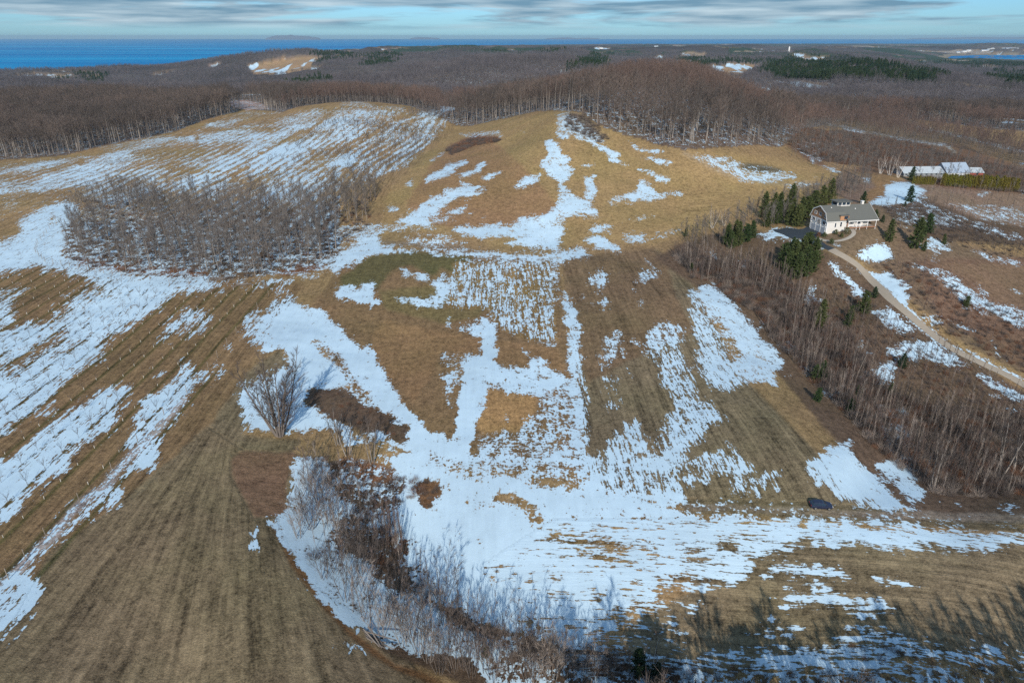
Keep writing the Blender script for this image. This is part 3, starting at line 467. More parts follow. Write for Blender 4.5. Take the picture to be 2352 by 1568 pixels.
# ------------------------------------------------------------------ materials
def new_mat(name, rough=.85, spec=.2):
    m = bpy.data.materials.new(name); m.use_nodes = True
    b = m.node_tree.nodes['Principled BSDF']; b.inputs['Roughness'].default_value = rough; b.inputs['Specular IOR Level'].default_value = spec
    return m, m.node_tree, m.node_tree.nodes, m.node_tree.links, b
def math_node(N, L, op, a, b=None, c=None, clamp=False):
    m = N.new('ShaderNodeMath'); m.operation = op; m.use_clamp = clamp
    for i, v in enumerate((a, b, c)):
        if v is None: continue
        if isinstance(v, (int, float)): m.inputs[i].default_value = v
        else: L.new(v, m.inputs[i])
    return m.outputs[0]
def noise_node(N, L, vec, scale, detail=3, rough=.55, mscale=None, dist=0):
    n = N.new('ShaderNodeTexNoise'); n.inputs['Scale'].default_value = scale; n.inputs['Detail'].default_value = detail
    n.inputs['Roughness'].default_value = rough; n.inputs['Distortion'].default_value = dist
    if mscale is not None:
        mp = N.new('ShaderNodeMapping'); mp.inputs['Scale'].default_value = mscale; L.new(vec, mp.inputs[0]); vec = mp.outputs[0]
    L.new(vec, n.inputs['Vector']); return n.outputs[0]
def mixc(N, L, fac, a, b, bt='MIX'):
    m = N.new('ShaderNodeMix'); m.data_type = 'RGBA'; m.blend_type = bt
    for s, v in (('Factor', fac), ('A', a), ('B', b)):
        if isinstance(v, (int, float)): m.inputs[s].default_value = v
        elif isinstance(v, tuple): m.inputs[s].default_value = (*v, 1)
        else: L.new(v, m.inputs[s])
    return m.outputs['Result']
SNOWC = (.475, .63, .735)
def ground_material():
    m, nt, N, L, b = new_mat('winter_ground', .95, .1)
    tc = N.new('ShaderNodeNewGeometry'); pos = tc.outputs['Position']
    def attr(n):
        a = N.new('ShaderNodeAttribute'); a.attribute_name = n; return a
    A = lambda op, *a, **k: math_node(N, L, op, *a, **k)
    base = attr('ground_colour').outputs['Color']; sn = attr('snow_cover').outputs['Fac']; st = attr('streak').outputs['Fac']; am = attr('rough_edge').outputs['Fac']
    rv = attr('row_uv').outputs['Vector']
    # snow edge noise: across the rows fine, along them long
    s1 = noise_node(N, L, rv, 1.0, 5, .62, (.9, .085, 1)); s2 = noise_node(N, L, rv, 1.0, 3, .6, (2.6, .5, 1))
    i1 = noise_node(N, L, pos, .22, 7, .66, (1, 1, .3)); i2 = noise_node(N, L, pos, 1.6, 4, .6)
    s3 = noise_node(N, L, rv, 1.0, 3, .65, (1.6, .28, 1)); i3 = noise_node(N, L, pos, .7, 4, .7)
    sv = A('ADD', A('ADD', A('MULTIPLY', A('SUBTRACT', s1, .5), 2.4), A('MULTIPLY', A('SUBTRACT', s3, .5), 1.7)), A('MULTIPLY', A('SUBTRACT', s2, .5), 2.0))
    iv = A('ADD', A('MULTIPLY', A('SUBTRACT', i1, .5), 2.3), A('ADD', A('MULTIPLY', A('SUBTRACT', i3, .5), 1.7), A('MULTIPLY', A('SUBTRACT', i2, .5), 2.2)))
    mx = A('ADD', A('MULTIPLY', sv, st), A('MULTIPLY', iv, A('SUBTRACT', 1.0, A('MULTIPLY', st, .75))))
    val = A('ADD', sn, A('MULTIPLY', mx, am))
    mr = N.new('ShaderNodeMapRange'); mr.interpolation_type = 'SMOOTHSTEP'; mr.inputs['From Min'].default_value = .40; mr.inputs['From Max'].default_value = .60; L.new(val, mr.inputs['Value'])
    snowm = mr.outputs[0]
    # grass and stubble
    g1 = noise_node(N, L, pos, .045, 4, .6); g2 = noise_node(N, L, pos, .6, 5, .7); g3 = noise_node(N, L, pos, 3.2, 4, .75)
    r1 = noise_node(N, L, rv, 1.0, 4, .7, (1.4, .05, 1)); r2 = noise_node(N, L, rv, 1.0, 3, .6, (.45, .02, 1))
    g4 = noise_node(N, L, pos, 1.4, 3, .7)
    k = A('ADD', A('MULTIPLY', A('SUBTRACT', g4, .5), 1.3), A('MULTIPLY', A('SUBTRACT', g1, .5), .5)); k = A('ADD', k, A('ADD', A('MULTIPLY', A('SUBTRACT', g2, .5), 1.9), A('MULTIPLY', A('SUBTRACT', g3, .5), 1.9)))
    kr = A('MULTIPLY', A('ADD', A('MULTIPLY', A('SUBTRACT', r1, .5), 2.4), A('MULTIPLY', A('SUBTRACT', r2, .5), 1.8)), st)
    tot = A('ADD', 1.0, A('ADD', k, kr)); tot = A('MAXIMUM', tot, .25)
    bc = N.new('ShaderNodeVectorMath'); bc.operation = 'SCALE'; L.new(base, bc.inputs[0]); L.new(tot, bc.inputs['Scale'])
    # patches that turned greener or redder
    h1 = noise_node(N, L, pos, .03, 4, .6)
    hr = N.new('ShaderNodeMapRange'); hr.inputs['From Min'].default_value = .42; hr.inputs['From Max'].default_value = .66; L.new(h1, hr.inputs['Value'])
    col = mixc(N, L, A('MULTIPLY', hr.outputs[0], .35), bc.outputs[0], mixc(N, L, 1.0, bc.outputs[0], (.80, .98, .74), 'MULTIPLY'))
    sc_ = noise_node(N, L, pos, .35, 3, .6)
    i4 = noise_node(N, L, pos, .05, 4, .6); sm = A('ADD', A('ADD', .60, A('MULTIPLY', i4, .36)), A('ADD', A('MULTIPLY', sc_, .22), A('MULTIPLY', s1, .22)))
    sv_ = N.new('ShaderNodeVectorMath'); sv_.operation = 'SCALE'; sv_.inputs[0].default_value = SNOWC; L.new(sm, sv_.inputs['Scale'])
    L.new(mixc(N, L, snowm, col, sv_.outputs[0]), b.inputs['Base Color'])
    rr = N.new('ShaderNodeMapRange'); rr.inputs['To Min'].default_value = .97; rr.inputs['To Max'].default_value = .6; L.new(snowm, rr.inputs['Value']); L.new(rr.outputs[0], b.inputs['Roughness'])
    hgt = A('ADD', A('MULTIPLY', A('ADD', g3, A('MULTIPLY', r1, A('MULTIPLY', st, 1.2))), A('SUBTRACT', 1.0, A('MULTIPLY', snowm, .8))), A('ADD', A('MULTIPLY', snowm, .5), A('MULTIPLY', s1, .35)))
    bp = N.new('ShaderNodeBump'); bp.inputs['Strength'].default_value = .7; bp.inputs['Distance'].default_value = .3
    L.new(hgt, bp.inputs['Height']); L.new(bp.outputs[0], b.inputs['Normal'])
    return m
def twig_material(name, col, col2, rough=.9):
    m, nt, N, L, b = new_mat(name, rough, .1)
    oi = N.new('ShaderNodeObjectInfo'); geo = N.new('ShaderNodeNewGeometry')
    n = noise_node(N, L, geo.outputs['Position'], .012, 3, .6)
    f = math_node(N, L, 'ADD', math_node(N, L, 'MULTIPLY', math_node(N, L, 'SUBTRACT', n, .5), 2.4), math_node(N, L, 'MULTIPLY', oi.outputs['Random'], .8), clamp=True)
    f2 = noise_node(N, L, geo.outputs['Position'], 1.3, 2)
    c = mixc(N, L, f, col, col2)
    v = N.new('ShaderNodeVectorMath'); v.operation = 'SCALE'; L.new(c, v.inputs[0]); L.new(math_node(N, L, 'ADD', .6, math_node(N, L, 'MULTIPLY', f2, .8)), v.inputs['Scale'])
    L.new(v.outputs[0], b.inputs['Base Color']); return m
def plain(name, col, rough=.7, spec=.3, var=.25, scale=2.0, metallic=0):
    m, nt, N, L, b = new_mat(name, rough, spec); b.inputs['Metallic'].default_value = metallic
    tc = N.new('ShaderNodeTexCoord')
    n = noise_node(N, L, tc.outputs['Object'], scale, 5, .65)
    v = N.new('ShaderNodeVectorMath'); v.operation = 'SCALE'; v.inputs[0].default_value = col
    L.new(math_node(N, L, 'ADD', 1 - var, math_node(N, L, 'MULTIPLY', n, 2 * var)), v.inputs['Scale']); L.new(v.outputs[0], b.inputs['Base Color'])
    return m
M = {}
M['ground'] = ground_material()
M['bark'] = twig_material('grey_bark', (.165, .145, .13), (.105, .09, .08))
M['barkpale'] = twig_material('pale_bark', (.28, .25, .22), (.17, .15, .13))
M['birch'] = twig_material('white_birch_bark', (.70, .67, .62), (.55, .52, .47))
M['twig'] = twig_material('forest_twigs', (.080, .070, .064), (.155, .122, .105))
M['twig_far'] = twig_material('far_twigs', (.082, .079, .088), (.155, .142, .150))
M['twig_grey'] = twig_material('grey_twigs', (.115, .105, .098), (.175, .158, .145))
M['twig_red'] = twig_material('reddish_twigs', (.115, .085, .074), (.17, .12, .10))
M['twig_dark'] = twig_material('dark_twigs', (.085, .072, .066), (.12, .098, .085))
M['twig_pale'] = twig_material('pale_twigs', (.27, .23, .20), (.19, .155, .13))
M['bracken'] = twig_material('russet_brush', (.17, .09, .055), (.15, .095, .07))
M['pine'] = twig_material('pine_needles', (.028, .058, .022), (.080, .095, .034))
M['cedar'] = twig_material('hedge_foliage', (.13, .135, .022), (.17, .125, .03))
M['needle_dark'] = twig_material('dark_needles', (.022, .048, .026), (.048, .070, .030))

# ------------------------------------------------------------------ objects
def mesh_from(name, V, Fc, mats, midx=None, smooth=False):
    me = bpy.data.meshes.new(name); me.from_pydata(V, [], Fc)
    for m in mats: me.materials.append(m)
    if midx is not None: me.polygons.foreach_set('material_index', midx)
    if smooth: me.polygons.foreach_set('use_smooth', [True] * len(me.polygons))
    me.update(); return me
def link(name, me, parent=None):
    o = bpy.data.objects.new(name, me); COL.objects.link(o)
    if parent: o.parent = parent
    return o
def tag(o, label=None, cat=None, group=None, kind=None):
    if label: o['label'] = label
    if cat: o['category'] = cat
    if group: o['group'] = group
    if kind: o['kind'] = kind
    return o
def empty(name, loc=(0, 0, 0), rz=0, label=None, cat=None, group=None):
    o = bpy.data.objects.new(name, None); COL.objects.link(o); o.location = loc; o.rotation_euler = (0, 0, rz); o.empty_display_size = .5
    return tag(o, label, cat, group)
def copy_thing(o, loc, rz=0, s=1.0, label=None, group=None, tilt=(0, 0)):
    c = o.copy(); COL.objects.link(c); c.location = loc; c.rotation_euler = (tilt[0], tilt[1], rz); c.scale = (s, s, s * random.uniform(.92, 1.08))
    if label: c['label'] = label
    if group: c['group'] = group
    for ch in o.children:
        d = ch.copy(); COL.objects.link(d); d.parent = c
        for g in ch.children:
            e = g.copy(); COL.objects.link(e); e.parent = d
    return c

# ground sheet
CLEAR_PX = [((.30,.20,.12), q(0,0,'1700,460 1950,410 2230,410 2140,470 2150,510 1980,530 1750,540'), .5),
    ((.30,.20,.12), q(2,0,'150,480 300,455 540,458 480,500 400,550 300,560 200,520'), .5),
    ((.30,.22,.15), q(2,0,'-10,385 150,370 200,400 120,410 0,395'), .4),
    ((.28,.15,.10), q(0,0,'1570,700 1800,710 1860,750 1700,760 1600,740'), .45),
    ((.33,.24,.15), q(2,0,'140,310 240,308 230,320 150,320'), .2), ((.30,.20,.12), q(2,0,'1100,328 1500,333 1480,342 1120,338'), .1),
    ((.3,.25,.2), q(1,0,'2040,415 2220,390 2220,430 2060,435'), .75), ((.34,.28,.22), q(1,0,'1740,340 1840,330 1850,350 1760,355'), .6),
    ((.30,.22,.18), q(0,0,'1430,470 1500,440 1530,460 1450,490'), .7), ((.3,.22,.16), q(1,0,'1750,455 1840,420 1940,430 1950,445 1840,440'), .8), ((.30,.22,.16), q(2,0,'530,600 640,620 650,640 560,625'), .7),
    ((.26,.15,.10), q(1,0,'680,735 780,730 780,760 690,765'), .6)]
CLEAR = [(c, first_hit(p), s) for c, p, s in CLEAR_PX]
def in_clear(x, y):
    m = np.zeros(np.shape(x), bool)
    for c, p, s in CLEAR: m |= inside(p, x, y)
    return m
E2 = first_hit([(1795,338),(1830,312),(1900,284),(1985,263),(2100,275),(2280,297),(2352,301),(2700,325)])
E2T = E2[:, 0] / E2[:, 1]; E2D = E2[:, 1]
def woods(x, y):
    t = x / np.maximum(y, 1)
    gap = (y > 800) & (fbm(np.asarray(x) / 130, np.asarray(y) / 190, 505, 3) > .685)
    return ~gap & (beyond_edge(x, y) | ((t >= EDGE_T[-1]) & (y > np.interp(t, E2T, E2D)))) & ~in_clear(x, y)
WOOD_A = first_hit(q(2,0,'-50,1000 400,1000 700,1010 850,950 740,850 1100,885 1250,915 1600,985 1900,1020 2351,1140 2700,1230 2700,1080 2351,1020 1900,925 1620,865 1560,815 1450,775 1150,730 640,640 100,640'))
WOOD_B = first_hit(q(2,0,'640,860 1100,905 1250,930 1600,990 1900,1080 2351,1180 2700,1230 2700,1420 2351,1335 1800,1290 1500,1190 1300,1150 1000,1120 850,1060 740,1010 700,980'))
def build_ground():
    ys = [26.0]
    while ys[-1] < 19500:
        d = ys[-1]; step = min(max(.48, d * d * 2.9 / 125440), d * .0085)
        ys.append(d + step)
    ys = np.array(ys); ts = np.concatenate([np.linspace(-1.75, -.83, 90)[:-1], np.linspace(-.82, .82, 720), np.linspace(.83, 1.75, 90)[1:]])
    X = ts[None] * (CP * ys[:, None] + 36); Y = np.broadcast_to(ys[:, None], X.shape).copy()
    # behind and beside the camera the sheet simply goes on
    Z = height(X, Y)
    u, v = project(X, Y, Z)
    tz = X / Y
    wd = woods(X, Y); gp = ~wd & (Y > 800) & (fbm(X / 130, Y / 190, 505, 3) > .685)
    jx = (fbm(X * 1.1, Y * .07, 301, 3) - .5); jj = (fbm(X / 5, Y / 5, 303, 3) - .5); jk = (fbm(X / 1.6, Y / 1.6, 305, 2) - .5); st0 = sample(ST, u, v)
    wu = u + jj * 16 + jk * 8; wv = v + (jx * 44 * st0 + (fbm(X / 4 + 7, Y / 4, 307, 3) - .5) * 16 + jk * 7) * sstep(200, 700, v)
    colr = sample(BC, u + jj * 14, v + jj * 8); sn = sample(SN, wu, wv); st = sample(ST, u, v); am = sample(AM, u, v); rw = sample(RW, u, v, True)
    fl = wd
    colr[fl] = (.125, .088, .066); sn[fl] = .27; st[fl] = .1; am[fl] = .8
    far = sstep(1300, 2200, Y) * fl
    fcol = np.array((.085, .074, .072)); k = far[..., None]
    pat = (fbm(X / 420, Y / 600, 77, 4)[..., None] - .5)
    fc = fcol * (1 + 1.3 * pat); 
    con = fbm(X / 500 + 9, Y / 800, 55, 3)
    fc = np.where((con > .60)[..., None] & (Y > 4000)[..., None], np.array((.035, .055, .035)), fc)
    farm = (fbm(X / 500, Y / 900, 91, 2) > .70) & (Y > 4500)
    fc = np.where(farm[..., None], np.array((.28, .20, .13)), fc)
    colr = colr * (1 - k) + fc * k; sn = sn * (1 - far) + np.where(farm, .3, 0.02) * far
    am = am * np.clip(.30 + sn * 4.5, 0, 1)
    shallow = (Z < LAKE + 3); colr[shallow] = (.20, .17, .13)
    colr[gp] = (.24, .17, .11); sn[gp] = (.42 + (fbm(X / 20, Y / 60, 507, 3) - .5) * 1.5)[gp]; st[gp] = .2; am[gp] = .5
    for c, p, s in CLEAR:
        mk = inside(p, X, Y); colr[mk] = c; sn[mk] = (s - .34 + (fbm(X / 30, Y / 110, 71, 3) - .5) * 3.0)[mk] if Y[mk].mean() > 900 else s; st[mk] = .2; am[mk] = .3
    for p in (WOOD_A,):
        mk = inside(p, X, Y) & ~wd; colr[mk] = colr[mk] * .5 + np.array((.13, .09, .068)) * .5; sn[mk] = np.minimum(sn[mk], .42); am[mk] = .9
    ho = inside(first_hit(q(0,0,'-200,1130 700,1020 1240,920 1600,780 2150,760 2352,730') + q(1,0,'300,760 780,750 640,950 400,1150 0,1350') + q(0,0,'2352,1568 1500,1568 900,1450 450,1330 -200,1340')), X, Y)
    rowh = np.sin((X - .05 * (Y - 330) + 16 * (fbm(X / 70, Y / 110, 61, 3) - .5)) * (2 * math.pi / 6.5)); sn = sn + ho * rowh * (.02 + .24 * fbm(X / 55 + 3, Y / 70, 67, 2) ** 2 * 2) + ho * (fbm(X / 18, Y / 45, 69, 3) - .5) * .9 * (sn > .22)
    om = inside(first_hit([(-60,640),(90,608),(200,630),(300,650),(400,690),(480,665),(560,655),(640,650),(610,690),(560,760),(500,850),(440,940),(390,1000),(330,1060),(250,1150),(200,1210),(120,1300),(30,1400),(-200,1480),(-200,640)]), X, Y)
    ph = (X - .004 * (Y - 120) + 83 + 2.975) % 5.95 - 2.975; rowk = np.exp(-((ph - .25 + .35 * (fbm(X / 3, Y / 6, 11, 2) - .5)) / .55) ** 2) * om
    colr = colr * (1 - rowk[..., None] * np.array((.52, .40, .55))); sn = sn - rowk * .42 * (fbm(X / 4, Y / 9, 12, 2) > .42)
    Z = Z + far * (fbm(X / 38, Y / 38, 31, 2) * 9) * (1 - farm) + far * 7 * (Z > LAKE)
    n, mcol = X.shape
    co = np.stack([X, Y, Z], -1).reshape(-1, 3).astype(np.float32)
    idx = np.arange(n * mcol).reshape(n, mcol)
    qd = np.stack([idx[:-1, :-1], idx[:-1, 1:], idx[1:, 1:], idx[1:, :-1]], -1).reshape(-1, 4)
    me = bpy.data.meshes.new('ground')
    me.vertices.add(len(co)); me.vertices.foreach_set('co', co.ravel())
    me.loops.add(qd.size); me.loops.foreach_set('vertex_index', qd.ravel().astype(np.int32))
    me.polygons.add(len(qd)); me.polygons.foreach_set('loop_start', np.arange(0, qd.size, 4, dtype=np.int32))
    me.polygons.foreach_set('use_smooth', np.ones(len(qd), bool))
    me.update()
    a = me.attributes.new('ground_colour', 'FLOAT_COLOR', 'POINT'); a.data.foreach_set('color', np.concatenate([colr.reshape(-1, 3), np.ones((len(co), 1))], 1).astype(np.float32).ravel())
    for nm, ar in (('snow_cover', sn), ('streak', st), ('rough_edge', am)):
        a = me.attributes.new(nm, 'FLOAT', 'POINT'); a.data.foreach_set('value', ar.reshape(-1).astype(np.float32))
    # row coordinates: most rows run north; kind 3 runs east-west and curves
    rx = X + Y * .0; ry = Y
    cx = Y + .0009 * (X - 40) ** 2 + 0.09 * X; cy = X
    w3 = (rw == 3)
    ru = np.where(w3, cx, rx + .03 * Y); rvv = np.where(w3, cy, ry)
    w4 = (rw == 4); xa, ya, _z = hit(535, 880); an = np.arctan2(X - xa, ya + 6 - Y); ru = np.where(w4, an * 42, ru); rvv = np.where(w4, np.hypot(X - xa, Y - ya), rvv)
    d2 = (rw == 2); ru = np.where(d2, Y - .25 * X, ru); rvv = np.where(d2, X, rvv)
    jd = np.zeros(X.shape, bool); dv = np.abs(np.diff(ru, axis=1)) > 6 + .04 * Y[:, :-1]; jd[:, :-1] |= dv; jd[:, 1:] |= dv; dv = np.abs(np.diff(ru, axis=0)) > 6 + .04 * Y[:-1]; jd[:-1] |= dv; jd[1:] |= dv
    st[jd] = 0; me.attributes['streak'].data.foreach_set('value', st.reshape(-1).astype(np.float32))
    a = me.attributes.new('row_uv', 'FLOAT_VECTOR', 'POINT'); a.data.foreach_set('vector', np.stack([ru, rvv, np.zeros_like(ru)], -1).reshape(-1).astype(np.float32))
    me.materials.append(M['ground'])
    o = link('ground', me); tag(o, kind='structure')
    print('ground tris', len(qd) * 2)
    return o
build_ground()
# water: one level sheet, the land rises out of it
def water_material():
    m, nt, N, L, b = new_mat('lake_water', .5, .0)
    geo = N.new('ShaderNodeNewGeometry'); p = geo.outputs['Position']
    n = noise_node(N, L, p, 1.0, 5, .6, (.00022, .0011, 1), .6)
    r = N.new('ShaderNodeValToRGB'); r.color_ramp.elements[0].position = .36; r.color_ramp.elements[1].position = .68
    r.color_ramp.elements[0].color = (.003, .14, .38, 1); r.color_ramp.elements[1].color = (.008, .30, .56, 1)
    L.new(n, r.inputs[0]); L.new(r.outputs[0], b.inputs['Base Color'])
    w = noise_node(N, L, p, .35, 4, .7, (1, 2.5, 1))
    bp = N.new('ShaderNodeBump'); bp.inputs['Strength'].default_value = .25; bp.inputs['Distance'].default_value = .5; L.new(w, bp.inputs['Height']); L.new(bp.outputs[0], b.inputs['Normal'])
    return m
M['water'] = water_material()
wy = [2300] + [2300 * (1.35 ** i) for i in range(1, 11)]
Vw = []; Fw = []
for y in wy:
    for k in range(13): Vw.append((-2 * y + 4 * y * k / 12, y, LAKE))
for i in range(len(wy) - 1):
    for k in range(12): a = i * 13 + k; Fw.append((a, a + 1, a + 14, a + 13))
tag(link('lake', mesh_from('lake', Vw, Fw, [M['water']])), kind='structure')
# low islands on the horizon
M['island'] = plain('island_woods', (.16, .17, .20), .9, .1)
def island(u0, u1, dist, hgt, seed):
    V = []; Fc = []; n = 40; rows = [(-.5, -.02), (-.25, .75), (0, 1), (.25, .7), (.5, -.02)]
    for r_, (a, b_) in enumerate(rows):
        for k in range(n + 1):
            t = k / n; u = u0 + (u1 - u0) * t; x = (u - CX) / F * (CP * dist + 33)
            h = math.sin(math.pi * t) ** .35 * (.45 + .75 * float(fbm(np.array([t * 5.0]), np.array([seed * 3.3]), 4, 3)[0]))
            V.append((x, dist + a * 3000 * (math.sin(math.pi * t) ** .5 + .1), LAKE - 3 + max(0, b_) * hgt * h))
    for i in range(4):
        for k in range(n): a = i * (n + 1) + k; Fc.append((a, a + 1, a + n + 2, a + n + 1))
    o = link('island', mesh_from('island', V, Fc, [M['island']], smooth=True)); tag(o, kind='structure')
island(612, 735, 38000, 230, 1); island(940, 1010, 42000, 130, 2); island(1250, 1380, 44000, 95, 3); island(2080, 2700, 44000, 140, 4)
# ------------------------------------------------------------------ trees
class Build:
    def __init__(s): s.V = []; s.F = []; s.M = []
    def tube(s, pts, rad, sides, mi=0):
        n0 = len(s.V); prev = None
        for i, p in enumerate(pts):
            d = (pts[min(i + 1, len(pts) - 1)] - pts[max(i - 1, 0)]).normalized()
            a = d.orthogonal().normalized() if prev is None else (prev - d * prev.dot(d)).normalized()
            prev = a; b_ = d.cross(a)
            for k in range(sides):
                an = 2 * math.pi * k / sides
                s.V.append(tuple(p + (a * math.cos(an) + b_ * math.sin(an)) * rad[i]))
        for i in range(len(pts) - 1):
            for k in range(sides):
                k2 = (k + 1) % sides; q0 = n0 + i * sides
                s.F.append((q0 + k, q0 + k2, q0 + sides + k2, q0 + sides + k)); s.M.append(mi)
    def blade(s, p, d, ln, w, mi=1):
        side = d.cross(Vector((random.uniform(-1, 1), random.uniform(-1, 1), random.uniform(-1, 1)))).normalized() * (w / 2)
        n = len(s.V); s.V += [tuple(p - side), tuple(p + side), tuple(p + d * ln)]; s.F.append((n, n + 1, n + 2)); s.M.append(mi)
    def split(s, mi):
        used = {}; V = []; Fc = []
        for f, m_ in zip(s.F, s.M):
            if m_ != mi: continue
            g = []
            for i in f:
                if i not in used: used[i] = len(V); V.append(s.V[i])
                g.append(used[i])
            Fc.append(tuple(g))
        return V, Fc
def rv(a=1.0): return Vector((random.uniform(-a, a), random.uniform(-a, a), random.uniform(-a, a)))
def limb(B, p, d, ln, r, sides, mi, segs=4, up=.12, wob=.12, taper=.25):
    pts = [p]; rad = [r]; c = p; dd = d.normalized()
    for i in range(segs):
        dd = (dd + rv(wob) + Vector((0, 0, up))).normalized(); c = c + dd * (ln / segs); pts.append(c); rad.append(r * (1 - (1 - taper) * (i + 1) / segs))
    B.tube(pts, rad, sides, mi); return pts
def at(pts, t):
    f = t * (len(pts) - 1); i = min(int(f), len(pts) - 2); a = pts[i]; b_ = pts[i + 1]
    return a.lerp(b_, f - i), (b_ - a).normalized()
def twigs(B, pts, n, ln, w, spread=.9, up=.35, t0=.15):
    for _ in range(n):
        p, d = at(pts, random.uniform(t0, 1)); dd = (d + rv(spread) + Vector((0, 0, up))).normalized()
        B.blade(p, dd, ln * random.uniform(.5, 1.1), w)
def around(d, ang, az):
    a = d.orthogonal().normalized(); b_ = d.cross(a)
    return (d * math.cos(ang) + (a * math.cos(az) + b_ * math.sin(az)) * math.sin(ang)).normalized()
def hardwood(seed, H=20, r=.24, first=.42, nl=10, ll=.28, ang=.65, ntw=26, twl=1.5, tww=.055, nsub=4, sides=5):
    random.seed(seed); B = Build()
    tr = limb(B, Vector((0, 0, -.6)), Vector((random.uniform(-.05, .05), random.uniform(-.05, .05), 1)), H * .93 + .6, r, sides, 0, 7, .05, .045, .18)
    for i in range(nl):
        t = first + (1 - first) * (i + .5) / nl * .96
        p, d = at(tr, t); L_ = H * ll * (1.12 - .62 * (t - first) / (1 - first)) * random.uniform(.8, 1.15)
        li = limb(B, p, around(d, ang * random.uniform(.75, 1.25), i * 2.4 + random.random()), L_, r * .36 * (1.1 - t * .5), 3, 1, 3, .22, .14, .3)
        twigs(B, li, ntw // 2, twl, tww)
        for j in range(nsub):
            p2, d2 = at(li, .3 + .7 * (j + .5) / nsub)
            lj = limb(B, p2, around(d2, .7, random.uniform(0, 6.3)), L_ * .42, r * .13, 3, 1, 2, .2, .18, .4)
            twigs(B, lj, ntw // 2, twl, tww)
    twigs(B, tr[-3:], ntw, twl * .9, tww, .6)
    return B
def multistem(seed, H=14, r=.2, n=5, fan=.3, first=.3, nl=9, ll=.26, ntw=30, twl=1.2, tww=.04, nsub=3, base=.25, up=.03, lang=.55):
    random.seed(seed); B = Build()
    for s in range(n):
        az = 6.283 * s / n + random.random() * .6; h = H * random.uniform(.7, 1.02); f = fan * random.uniform(.4, 1.25)
        st_ = limb(B, Vector((math.cos(az) * base, math.sin(az) * base, -.4)), Vector((math.cos(az) * f, math.sin(az) * f, 1)), h, r * random.uniform(.7, 1.1), 4, 0, 7, up, .075, .18)
        for i in range(nl):
            t = first + (1 - first) * (i + .5) / nl
            p, d = at(st_, t); L_ = h * ll * (1.1 - .7 * (t - first) / (1 - first)) * random.uniform(.7, 1.2)
            li = limb(B, p, around(d, lang * random.uniform(.7, 1.2), random.uniform(0, 6.3)), L_, r * .27, 3, 1, 3, .12, .12, .3)
            twigs(B, li, ntw // 2, twl, tww, .7)
            for j in range(nsub):
                p2, d2 = at(li, .25 + .75 * (j + .5) / nsub)
                lj = limb(B, p2, around(d2, .6, random.uniform(0, 6.3)), L_ * .4, r * .1, 3, 1, 2, .1, .15, .4)
                twigs(B, lj, ntw // 3, twl * .8, tww * .8, .7)
    return B
def whip(seed, H=7, r=.045, ntw=46, twl=.8, tww=.022, n=1):
    random.seed(seed); B = Build()
    for s in range(n):
        o = Vector((random.uniform(-.5, .5), random.uniform(-.5, .5), -.2)) if n > 1 else Vector((0, 0, -.2))
        st_ = limb(B, o, Vector((random.uniform(-.12, .12), random.uniform(-.12, .12), 1)), H * random.uniform(.75, 1.05), r, 3, 0, 5, .04, .05, .2)
        for i in range(ntw):
            p, d = at(st_, random.uniform(.25, 1)); dd = (around(d, .5, random.uniform(0, 6.3)) + Vector((0, 0, .35))).normalized()
            B.blade(p, dd, twl * random.uniform(.5, 1.3), tww)
    return B
def bush(seed, Rr=1.4, H=1.5, n=160, w=.03):
    random.seed(seed); B = Build()
    for i in range(n):
        az = random.uniform(0, 6.283); a = random.uniform(0, 1) ** .7
        p = Vector((math.cos(az), math.sin(az), 0)) * Rr * .35 * random.random(); d = Vector((math.cos(az) * a, math.sin(az) * a, .35 + random.random())).normalized()
        ln = random.uniform(.55, 1.05) * (Rr * a + H * (1 - a)); B.blade(p + Vector((0, 0, -.1)), d, ln, w, 1)
        e = p + d * ln * .6; B.blade(e, (d + rv(.6)).normalized(), ln * .5, w * .7, 1)
    return B
def conifer(seed, H=11, Rb=2.4, first=.12, nwh=16, per=7, clumps=9, csz=.55, round_=.0, droop=.05):
    random.seed(seed); B = Build()
    tr = limb(B, Vector((0, 0, -.4)), Vector((random.uniform(-.04, .04), random.uniform(-.04, .04), 1)), H + .4, H * .016, 5, 0, 5, .03, .02, .1)
    for i in range(nwh):
        f = i / (nwh - 1); t = first + (1 - first) * f * .98
        rr = Rb * ((1 - f) ** (.8 - .45 * round_)) * (1 if f > .12 else .75) + .15
        for k in range(per):
            p, d = at(tr, min(t + random.uniform(-.02, .02), .995)); az = 6.283 * k / per + i * 1.1 + random.uniform(-.3, .3)
            L_ = rr * random.uniform(.6, 1.15); dd = Vector((math.cos(az), math.sin(az), .25 - droop * 5 + .5 * f))
            li = limb(B, p, dd, L_, .04, 3, 0, 2, .1, .12, .4)
            for c in range(max(3, int(clumps * L_ / Rb) + 2)):
                cp, cd = at(li, random.uniform(.15, 1)); cp = cp + rv(.18 * csz)
                for _ in range(4):
                    B.blade(cp, (cd * .5 + rv(1) + Vector((0, 0, .35))).normalized(), csz * random.uniform(.6, 1.1), csz * .42)
    return B
def column(seed, H=4, Rr=.8, n=620, sz=.32):
    random.seed(seed); B = Build()
    B.tube([Vector((0, 0, -.3)), Vector((0, 0, H * .8))], [.07, .02], 5, 0)
    for i in range(n):
        z = H * random.random() ** .85; az = random.uniform(0, 6.283); k = (1 - (z / H) ** 3) ** .6 * (.75 + .35 * math.sin(az * 3 + z * 2))
        rr = Rr * k * random.uniform(.65, 1.05); p = Vector((math.cos(az) * rr, math.sin(az) * rr, z))
        B.blade(p, (Vector((math.cos(az) * .5, math.sin(az) * .5, 1)) + rv(.5)).normalized(), sz * random.uniform(.6, 1.2), sz * .5)
    return B
def joined(name, B, m0, m1):
    return mesh_from(name, B.V, B.F, [M[m0], M[m1]], B.M)
